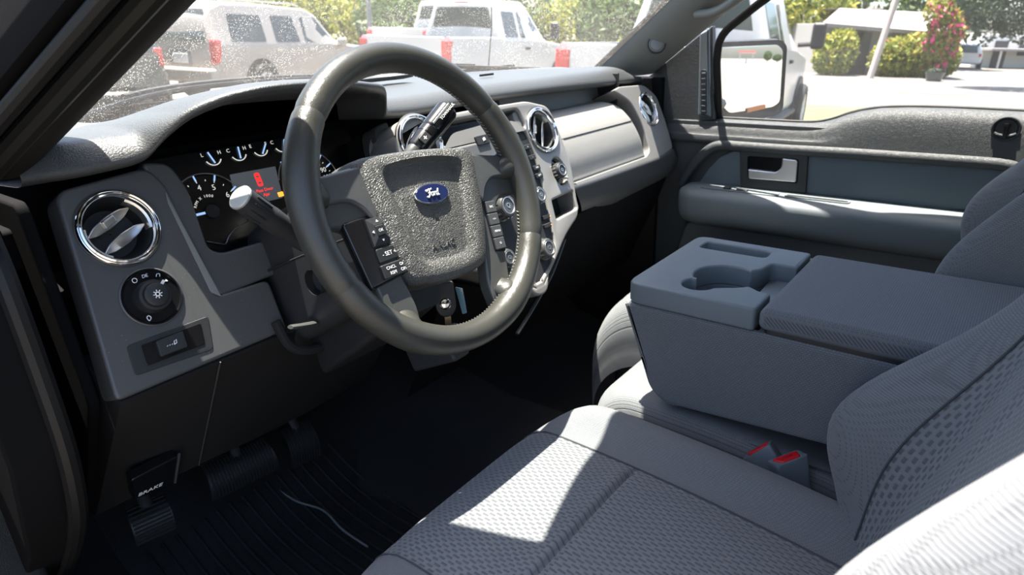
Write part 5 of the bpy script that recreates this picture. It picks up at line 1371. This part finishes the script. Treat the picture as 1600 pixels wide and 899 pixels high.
def pickup(label, x, y, rz, k=1.0, lamps=True, paint='whitep', mirror=False, tows=False, crew=False):
    t = gthing('pickup_truck', label, 'pickup', x, y, rz)
    ex = .55 if crew else 0
    # cab
    st = [(1.98, .50, 1.24, .95, 1.30, .80), (2.02, .48, 1.24, .97, 1.82, .70), (2.12, .46, 1.24, .98, 1.90, .72), (3.2+ex, .46, 1.23, .98, 1.93, .73), (3.55+ex, .46, 1.22, .98, 1.84, .70), (4.15+ex, .46, 1.20, .98, 1.30, .82), (4.4+ex, .46, 1.18, .97, 1.22, .84), (5.5+ex, .5, 1.10, .95, 1.14, .82), (5.75+ex, .55, .95, .88, 1.0, .75)]
    st = [(a, b_, c_*k, d, e*k, f) for a, b_, c_, d, e, f in st]
    gobj('cab', MB().loft(body_sections(st), cap0=True, cap1=True, cu=True), M[paint], t, ang=40)
    if crew: qs = [(2.16, 2.92, 2.20, 2.90, 1.28*k, 1.74*k), (3.05, 4.55, 3.06, 3.92, 1.27*k, 1.74*k)]
    else: qs = [(2.16, 2.75, 2.22, 2.74, 1.28*k, 1.72*k), (2.86, 4.0, 2.88, 3.5, 1.27*k, 1.73*k)]
    panes(t, st, qs, M['carglass'])
    q = rnd([(-.74, 1.32*k), (.74, 1.32*k), (.60, 1.78*k), (-.60, 1.78*k)], .06)
    gobj('rear_window', MB().add([V((1.985+.02*(z-1.3), yy, z)) for yy, z in q], [list(range(len(q)))]), M['carglass'], t)
    gobj('brake_lamp', MB().box((1.99, 0, 1.86*k), (.05, .34, .04), .01), M['tail'], t)
    # bed
    zr = 1.28*k
    for s in (-1, 1):
        prof = [(s*.99, .52), (s*1.0, .9), (s*.98, zr-.04), (s*.95, zr), (s*.86, zr), (s*.85, .80)]
        gobj('bed_side', MB().loft([[V((xx, yy, zz)) for yy, zz in prof] for xx in (0, .06, 1.0, 1.93)], cu=True, cap0=True, cap1=True), M[paint], t)
        gobj('tail_lamp', MB().box((.0, s*.90, zr-.28), (.14, .17, .44), .02), M['tail'], t)
        for xx in (1.05, 4.85+ex):
            wheel_(t, xx, s*.97, .41)
            f = Fr((xx, s*.965, .44), (1, 0, 0), (0, 0, 1)); gobj('wheel_arch', MB().plate(f, ell(0, .02, .50, .48, 32), -.03, .03, .005), M['black'], t)
        gobj('running_board', MB().box((3.1+ex/2, s*.98, .46), (1.9+ex, .16, .06), .02), M['char'], t)
        for xx in ((2.45, 3.25+ex) if crew else (3.1,)): gobj('door_handle', MB().box((xx, s*.985, 1.08*k), (.20, .04, .05), .012), M['char'], t)
        m_ = gobj('door_mirror', MB().box((3.95+ex, s*1.22, 1.40*k), (.12, .20, .38), .05), M['black'], t)
        gobj('mirror_arm', MB().tube([V((3.95+ex, s*.95, 1.28*k)), V((3.95+ex, s*1.2, 1.30*k))], .035, 8), M['black'], m_)
    gobj('tailgate', MB().plate(Fr((0, 0, .93*k), (0, 1, 0), (0, 0, 1)), rect(0, 0, 1.66, .70*k, .04), -.05, .03, .012), M[paint], t)
    gobj('bed_floor', MB().box((1.0, 0, .78), (1.9, 1.7, .06), .01), M['char'], t)
    gobj('bumper', MB().box((-.14, 0, .62), (.22, 1.90, .22), .05), M['alloy'], t)
    gobj('number_plate', MB().box((-.262, 0, .62), (.015, .34, .15), .004), M['plate'], t)
    return t
pickup('white pickup in the middle of the windshield, its bed toward the SUV', gdep(706, 12.2)-.89, 12.65, R(63), 1.10)
pickup('white pickup parked behind the middle one, only its cab and bed top showing', gdep(640, 20.7), 18.6, R(63), 1.2)
xr, yr_ = gpx(1245, 186)
pickup('white crew cab pickup with a towing mirror, beside the passenger window', gdep(872, 7.7)+.87, 7.25, R(61), 1.12, crew=True)
# dark car behind the left pillar
def darkcar():
    t = gthing('dark_suv', 'dark green-grey SUV half hidden behind the left windshield pillar', 'car', gdep(152, 11.4), 11.4, R(126))
    st = [(0, .5, 1.05, .85, 1.10, .7), (.1, .42, 1.08, .92, 1.55, .70), (.4, .4, 1.1, .95, 1.78, .70), (1.8, .4, 1.1, .95, 1.80, .70), (2.6, .4, 1.08, .95, 1.66, .68), (3.3, .4, 1.05, .95, 1.16, .8), (4.2, .45, .98, .9, 1.02, .78), (4.4, .5, .8, .82, .85, .7)]
    gobj('body', MB().loft(body_sections(st), cap0=True, cap1=True, cu=True), M['greyp'], t, ang=40)
    panes(t, st, [(.4, 1.25, .5, 1.25, 1.14, 1.60), (1.38, 2.1, 1.38, 2.05, 1.13, 1.60), (2.22, 3.0, 2.22, 2.6, 1.12, 1.58)], M['carglass'])
    for s in (-1, 1):
        for xx in (.95, 3.45): wheel_(t, xx, s*.93, .36)
        gobj('tail_lamp', MB().box((.06, s*.84, .98), (.12, .14, .30), .03), M['tail'], t)
darkcar()

# ------------------------------------------------- plants
def leafmat(name, cs):
    m, nt, b = base(name); co = coords(nt, 'Object')
    n = tex(nt, 'White' + 'Noise', co) if False else tex(nt, 'Noise', co, Scale=3.5, Detail=3)
    c = ramp(nt, n.outputs[0], [(.3+.4*i/(len(cs)-1), c_) for i, c_ in enumerate(cs)]); nt.links.new(c, b.inputs['Base Color'])
    b.inputs['Roughness'].default_value = .6
    tr = nt.nodes.new('ShaderNodeBsdfTranslucent'); nt.links.new(c, tr.inputs[0]); mx = nt.nodes.new('ShaderNodeMixShader'); mx.inputs[0].default_value = .35
    nt.links.new(b.outputs[0], mx.inputs[1]); nt.links.new(tr.outputs[0], mx.inputs[2]); nt.links.new(mx.outputs[0], nt.nodes['Material Output'].inputs[0]); return m
M['leafg'] = leafmat('green_leaves', [(.03, .065, .015), (.06, .11, .026), (.11, .155, .045)])
M['leafy'] = leafmat('yellow_green_leaves', [(.11, .16, .022), (.24, .26, .04), (.40, .34, .06)])
M['leafd'] = leafmat('dark_leaves', [(.016, .030, .017), (.03, .05, .027), (.055, .078, .043)])
M['leafb'] = leafmat('blue_green_leaves', [(.022, .04, .034), (.042, .063, .054), (.07, .09, .078)])
M['pinkf'] = plain('pink_flowers', (.70, .06, .20), .6)
M['redf'] = plain('orange_red_flowers', (.75, .14, .06), .6)
M['bark'] = grain('bark', (.16, .13, .10), .9, 40, .6)
def crown(blobs, n, size, seed):
    rg = random.Random(seed); mb = MB(); tot = sum(b_[3]*b_[4]*b_[5] for b_ in blobs)**1
    for cx_, cy_, cz_, a, b_, c_ in blobs:
        for _ in range(int(n*(a*b_*c_)/tot)):
            while True:
                p = V((rg.uniform(-1, 1), rg.uniform(-1, 1), rg.uniform(-1, 1)))
                if .25 < p.length < 1: break
            p = p.normalized()*p.length**.5
            q = V((cx_+p.x*a, cy_+p.y*b_, cz_+p.z*c_))
            u = V((rg.gauss(0, 1), rg.gauss(0, 1), rg.gauss(0, 1))).normalized(); w_ = u.cross(V((rg.gauss(0, 1), rg.gauss(0, 1), rg.gauss(0, 1)))).normalized()
            s = size*rg.uniform(.6, 1.3)
            mb.add([q-u*s, q+w_*s*.45, q+u*s, q-w_*s*.45], [[0, 1, 2, 3]])
    return mb
def tree(name, label, cat, x, y, blobs, n, size, mat, seed, trunk=None, flowers=None, group=None):
    t = gthing(name, label, cat, x, y, 0, group)
    gobj('foliage', crown(blobs, n, size, seed), M[mat], t, ang=1)['kind'] = 'stuff'
    if trunk:
        h, r = trunk; gobj('trunk', MB().tube(smooth_path([V((0, 0, -.1)), V((.1*r, 0, h*.4)), V((-.3*r, .2*r, h))], 4), [r, r*.95, r*.9, r*.85, r*.8, r*.75, r*.7, r*.65, r*.6], 10), M['bark'], t)
        for k in range(4):
            a = k*1.7; gobj('branch', MB().tube([V((0, 0, h*.7)), V((math.cos(a)*h*.25, math.sin(a)*h*.25, h*1.1)), V((math.cos(a)*h*.4, math.sin(a)*h*.4, h*1.5))], [r*.5, r*.35, r*.15], 8), M['bark'], t)
    else:
        for k in range(3):
            a = k*2.1; gobj('stem', MB().tube([V((0, 0, -.05)), V((.2*math.cos(a), .2*math.sin(a), .5)), V((.4*math.cos(a), .4*math.sin(a), 1.0))], [.03, .025, .015], 6), M['bark'], t)
    if flowers:
        fm_, fn, fs = flowers; o = gobj('flowers', crown([(a, b_, c_, d*1.02, e*1.02, f*1.02) for a, b_, c_, d, e, f in blobs], fn, fs, seed+99), M[fm_], t, ang=1); o['kind'] = 'stuff'
    return t
for i, (px, y, w_, h, m, lab) in enumerate([
    (185, 30, 3.6, 5.2, 'leafb', 'blue-green tree above the dark SUV at the left pillar'),
    (330, 34, 4.2, 3.6, 'leafg', 'round green tree above the roof of the beige SUV'),
    (430, 33, 2.6, 3.0, 'leafy', 'yellow-green bush above the front windows of the beige SUV'),
    (545, 35, 3.2, 3.1, 'leafy', 'yellow-green bush just left of the thin grey pole'),
    (632, 30, 2.0, 2.6, 'leafg', 'small green bush just right of the thin grey pole'),
    (925, 40, 3.6, 3.4, 'leafy', 'yellow-green tree right of the middle pickup cab'),
    (985, 33, 2.6, 3.4, 'leafg', 'green tree next to the right windshield pillar'),
    (770, 42, 5.0, 4.2, 'leafg', 'wide green tree far behind the middle pickup cab')]):
    tree('tree', lab, 'tree', gdep(px, y), y, [(0, 0, h*.5, w_, w_, h*.52), (w_*.4, 0, h*.75, w_*.6, w_*.6, h*.4), (-w_*.45, 0, h*.7, w_*.6, w_*.6, h*.36)], 2600, .22, m, i+1, trunk=(h*.4, .16), group='trees beyond the lot')
t = gthing('utility_pole', 'thin grey pole standing between the bushes left of the middle pickup', 'pole', gdep(578, 26), 26)
gobj('pole', MB().tube([V((0, 0, -.1)), V((0, 0, 8))], [.09, .07], 10), M['greypl'], t); gobj('cap', MB().lathe([(.08, 0), (.09, .04), (.001, .06)], Fr((0, 0, 8), (1, 0, 0), (0, 1, 0)), 12), M['greypl'], t)

# ------------------------------------------------- across the street, through the side window
fx0, fy0 = gpx(1380, 104)
def far(px, py): return gpx(px, py)
M['roofw'] = plain('pale_roof', (.24, .22, .21), .7)
M['wallw'] = plain('house_wall', (.30, .29, .28), .8)  # one even grey for the house walls
M['darkw'] = plain('dark_doorway', (.03, .035, .04), .5)
xh, yh = gdep(1380, 31), 31
wl, wr = gdep(1278, 31)-xh, gdep(1490, 31)-xh
hs = gthing('house', 'low house with a wide pale roof behind the flowering bushes', 'house', xh, yh)
def zat(py, y, px=1380):
    r = ray(px, py); return H0 + r.dot(GZ)/r.dot(GY)*y
z0, z1, z2 = zat(38, 31), zat(50, 31), zat(15, 33)
gobj('wall', MB().box(((wl+wr)/2, 2.6, z0/2), (wr-wl-1.0, 4.4, z0), .02), M['wallw'], hs)
gobj('roof', MB().loft([[V((wl, -.3, z0-.16)), V((wr, -.3, z1-.16))], [V((wl, -.3, z0)), V((wr, -.3, z1))], [V((wl+1.4, 1.4, z2)), V((wr-.3, 1.4, z2-.1))], [V((wl+1.4, 4.6, z2)), V((wr-.3, 4.6, z2-.1))]], cap0=True), M['roofw'], hs, ang=20)
gobj('roof_vent', MB().box((lerp(wl, wr, .55), 2.0, z2-.05), (.5, .5, .2), .02), M['roofw'], hs)
gobj('door', MB().box((gdep(1352, 31)-xh, .36, z0*.42), (1.0, .1, z0*.84), .02), M['darkw'], hs)
gobj('window', MB().box((gdep(1430, 31)-xh, .36, z0*.55), (1.4, .1, .8), .02), M['darkw'], hs)
def bush(px, py, w_, h, mat, lab, seed, fl=None, n=1500):
    x, y = gpx(px, py); y = min(y, 30.2); x = gdep(px, y)
    return tree('flowering_bush' if fl else 'bush', lab, 'bush', x, y, [(0, 0, h*.5, w_, .7, h*.55), (w_*.45, .1, h*.6, w_*.55, .6, h*.5), (-w_*.4, -.1, h*.45, w_*.6, .6, h*.45)], n, .13, mat, seed, flowers=fl)
bush(1312, 101, .95, 1.75, 'leafy', 'yellow bush at the left end of the house, by the towing mirror', 31)
bush(1402, 104, .95, 1.55, 'leafy', 'yellow-green bush with orange flowers just right of the wooden pole', 32, ('redf', 40, .10))
bush(1440, 106, 1.1, 1.8, 'leafy', 'green bush with red flowers in front of the middle of the house', 33, ('redf', 60, .10))
bush(1478, 106, .8, 1.5, 'leafy', 'orange flowering bush beside the small silver car', 34, ('redf', 90, .10))
xt, yt = gdep(1500, 29), 29.4
tree('flowering_tree', 'tall pink flowering tree at the right end of the house', 'tree', xt, yt, [(-.4, 0, zat(45, 29.4)-.2, .70, .6, 1.3), (-.8, 0, zat(15, 29.4), .65, .5, .7), (0, 0, zat(50, 29.4), .40, .5, .6)], 1500, .12, 'leafy', 41, trunk=(1.6, .07), flowers=('pinkf', 260, .14))
tree('tree', 'large dark grey-green tree at the top right of the side window', 'tree', gdep(1660, 24), 24, [(-1.6, 0, zat(-8, 24, 1575)+.3, 2.3, 1.5, 1.5), (-1.1, 0, zat(30, 24, 1575), 1.3, .8, .8), (-2.6, 0, zat(36, 24, 1575), .55, .6, .8)], 6200, .09, 'leafd', 42, trunk=(2.6, .16))
tree('tree', 'green tree line standing behind the pale roofed house', 'tree', gdep(1360, 40), 40, [(0, 0, 3.4, 6.5, 2, 2.4), (-4, 0, 3.2, 3.0, 2, 2.2), (4, 0, 3.6, 3.0, 2, 2.4)], 3000, .30, 'leafg', 43, trunk=(2.5, .2))
tree('tree', 'pale yellow-green tree between the towing mirror and the house', 'tree', gdep(1262, 36), 36, [(0, 0, 2.6, 2.2, 1.6, 2.2)], 1400, .22, 'leafy', 44, trunk=(1.8, .14))
xp, yp = gpx(1372, 104); yp = min(yp, 28.5); xp = gdep(1374, yp)
t = gthing('utility_pole', 'pale leaning wooden pole in front of the flowering bushes', 'pole', xp, yp)
tp_ = gdep(1384, yp)-xp
gobj('pole', MB().tube([V((0, 0, -.1)), V((tp_*3.2, 0, 6.5))], [.13, .11], 12), plain('weathered_pole', (.42, .36, .32), .9), t)
gobj('crossarm', MB().box((tp_*3, 0, 5.9), (1.6, .1, .12), .02), M['bark'], t)
# small silver car
xc_, yc_ = gdep(1520, 41), 41
t = gthing('small_car', 'small silver car parked by the flowers across the street', 'car', xc_, yc_, R(58))
st = [(0, .35, .80, .72, .84, .55), (.06, .28, .85, .78, 1.36, .52), (.3, .26, .86, .80, 1.47, .54), (1.6, .26, .85, .80, 1.45, .54), (2.3, .26, .82, .80, .95, .6), (3.0, .3, .72, .75, .76, .55), (3.2, .35, .6, .68, .64, .5)]
M['silverp'] = plain('silver_car_paint', (.55, .56, .57), .25, .4)
gobj('body', MB().loft(body_sections(st), cap0=True, cap1=True, cu=True), M['silverp'], t, ang=40)
panes(t, st, [(.35, .95, .4, .95, .90, 1.30), (1.05, 1.9, 1.05, 1.6, .90, 1.30)], M['carglass'])
q = rnd([(-.50, .90), (.50, .90), (.42, 1.30), (-.42, 1.30)], .05)
gobj('rear_window', MB().add([V((interp([.84, 1.36], [-.0, .055], z)-.015, yy, z)) for yy, z in q], [list(range(len(q)))]), M['carglass'], t)
for s in (-1, 1):
    for xx in (.55, 2.5): wheel_(t, xx, s*.76, .29, .18)
    gobj('tail_lamp', MB().box((.02, s*.66, .78), (.08, .14, .18), .02), M['tail'], t)
xb = gdep(1600, 43)
t = gthing('building', 'pale low building with a flat canopy at the right edge of the window', 'building', xb, 44)
gobj('wall', MB().box((1.5, 1.6, 1.0), (6.5, 3, 2.0), .02), M['plate'], t); gobj('canopy', MB().box((1.4, -.6, zat(78, 43, 1585)), (7.2, 2.4, .16), .03), M['roofw'], t)
for k in range(3): gobj('post', MB().tube([V((-1.4+2.0*k, -1.5, 0)), V((-1.4+2.0*k, -1.5, zat(78, 43, 1585)))], .06, 8), M['plate'], t)
gobj('door', MB().box((-.4, .06, .8), (.8, .1, 1.6), .02), M['darkw'], t); gobj('window', MB().box((1.2, .06, 1.1), (.9, .1, .7), .02), M['darkw'], t)
gq_ = gpx(1477, 109)
t = gthing('flower_tub', 'dark green tub on the verge in front of the bushes', 'tub', gdep(1477, 27.5), 27.5)
gobj('tub', MB().lathe([(.25, 0), (.34, .34), (.36, .36), (.31, .36), (.28, .30), (.001, .30)], Fr((0, 0, 0), (1, 0, 0), (0, 1, 0)), 24), M['greyp'], t)
gobj('plants', crown([(0, 0, .38, .30, .30, .12)], 120, .08, 77), M['leafd'], t, ang=1)['kind'] = 'stuff'
# what the door mirror shows: the station behind the truck
mn = MF.n; vin = (MF(cxm_, cym)-CAM).normalized(); vr = vin-mn*2*vin.dot(mn); mo = MF(cxm_, cym)
def mp(k, dx, dz):
    p = mo+vr*k-GO; return p.dot(GX)+dx, p.dot(GY), dz

M['redstripe'] = plain('red_fascia', (.55, .05, .04), .5)
def station():
    b0 = mo+vr*225-GO; x, y = b0.dot(GX), b0.dot(GY)
    rz = math.atan2(vr.dot(GY), vr.dot(GX))+PI/2
    t = gthing('canopy', 'distant canopy with a red stripe, seen only in the door mirror', 'canopy', x, y, rz)
    gobj('canopy_roof', MB().box((-3.0, 0, 3.3), (5, 4, .5), .04), M['plate'], t); gobj('stripe', MB().box((-3.0, 2.03, 3.4), (5.05, .06, .34), .01).box((-3.0, -2.03, 3.4), (5.05, .06, .34), .01), M['redstripe'], t)
    for xx in (-5, -1.2): gobj('post', MB().tube([V((xx, 0, 0)), V((xx, 0, 3.1))], .12, 10), M['plate'], t)
    gobj('pump', MB().box((-3.0, 0, .75), (.6, .5, 1.5), .05), M['plate'], t)
    for k, (dx, dy, h, lab) in enumerate(((3.2, -3, 3.6, 'left tree of the two reflected in the door mirror'), (6.0, 2, 2.8, 'right tree of the two reflected in the door mirror'))):
        a, b_ = math.cos(rz), math.sin(rz); tree('tree', lab, 'tree', x+dx*a-dy*b_, y+dx*b_+dy*a, [(0, 0, h*.65, 1.3, 1.3, h*.40)], 1500, .16, 'leafg', 60+k, trunk=(h*.5, .12))
station()
# ================================================================ CAMERA, LIGHT
cd_ = bpy.data.cameras.new('camera'); co_ = bpy.data.objects.new('camera', cd_); COL.objects.link(co_)
co_.matrix_world = Matrix(((CR.x, CU.x, -CF.x, CAM.x), (CR.y, CU.y, -CF.y, CAM.y), (CR.z, CU.z, -CF.z, CAM.z), (0, 0, 0, 1)))
cd_.sensor_fit = 'HORIZONTAL'; cd_.sensor_width = 36; cd_.lens = FPX/1600*36; cd_.clip_start = .02; cd_.clip_end = 500
cd_.dof.use_dof = True; cd_.dof.focus_distance = .88; cd_.dof.aperture_fstop = 8
SC.camera = co_
SUN = V((-.012, .170, .985)).normalized()
sl = bpy.data.lights.new('sun', 'SUN'); sl.energy = 26.0; sl.angle = R(.6); sl.color = (1, .925, .84)
so = bpy.data.objects.new('sun', sl); COL.objects.link(so)
so.rotation_euler = SUN.to_track_quat('Z', 'Y').to_euler(); so.location = (-2, 4, 9)
w = bpy.data.worlds.new('world'); SC.world = w; w.use_nodes = True; nt = w.node_tree
bg = nt.nodes['Background']; sky = nt.nodes.new('ShaderNodeTexSky'); sky.sky_type = 'NISHITA'; sky.sun_disc = False
sky.sun_elevation = math.asin(SUN.z); sky.sun_rotation = math.atan2(SUN.x, SUN.y); sky.air_density = 1; sky.dust_density = 2.5; sky.ozone_density = 1
tc_ = nt.nodes.new('ShaderNodeTexCoord'); mp_ = nt.nodes.new('ShaderNodeMapping'); mp_.vector_type = 'POINT'
mp_.inputs['Rotation'].default_value = GZ.rotation_difference(V((0, 0, 1))).to_euler('XYZ')   # the truck stands on a slight slope: level the sky with the lot
nt.links.new(tc_.outputs['Generated'], mp_.inputs[0]); nt.links.new(mp_.outputs[0], sky.inputs[0])
nt.links.new(sky.outputs[0], bg.inputs[0]); bg.inputs[1].default_value = .45
vs = SC.view_settings; vs.view_transform = 'Standard'; vs.look = 'None'; vs.gamma = 1; vs.exposure = 0.14; vs.use_curve_mapping = False
SC.cycles.max_bounces = 10; SC.cycles.transparent_max_bounces = 16; SC.cycles.caustics_reflective = False; SC.cycles.caustics_refractive = False
SC.cycles.use_denoising = True
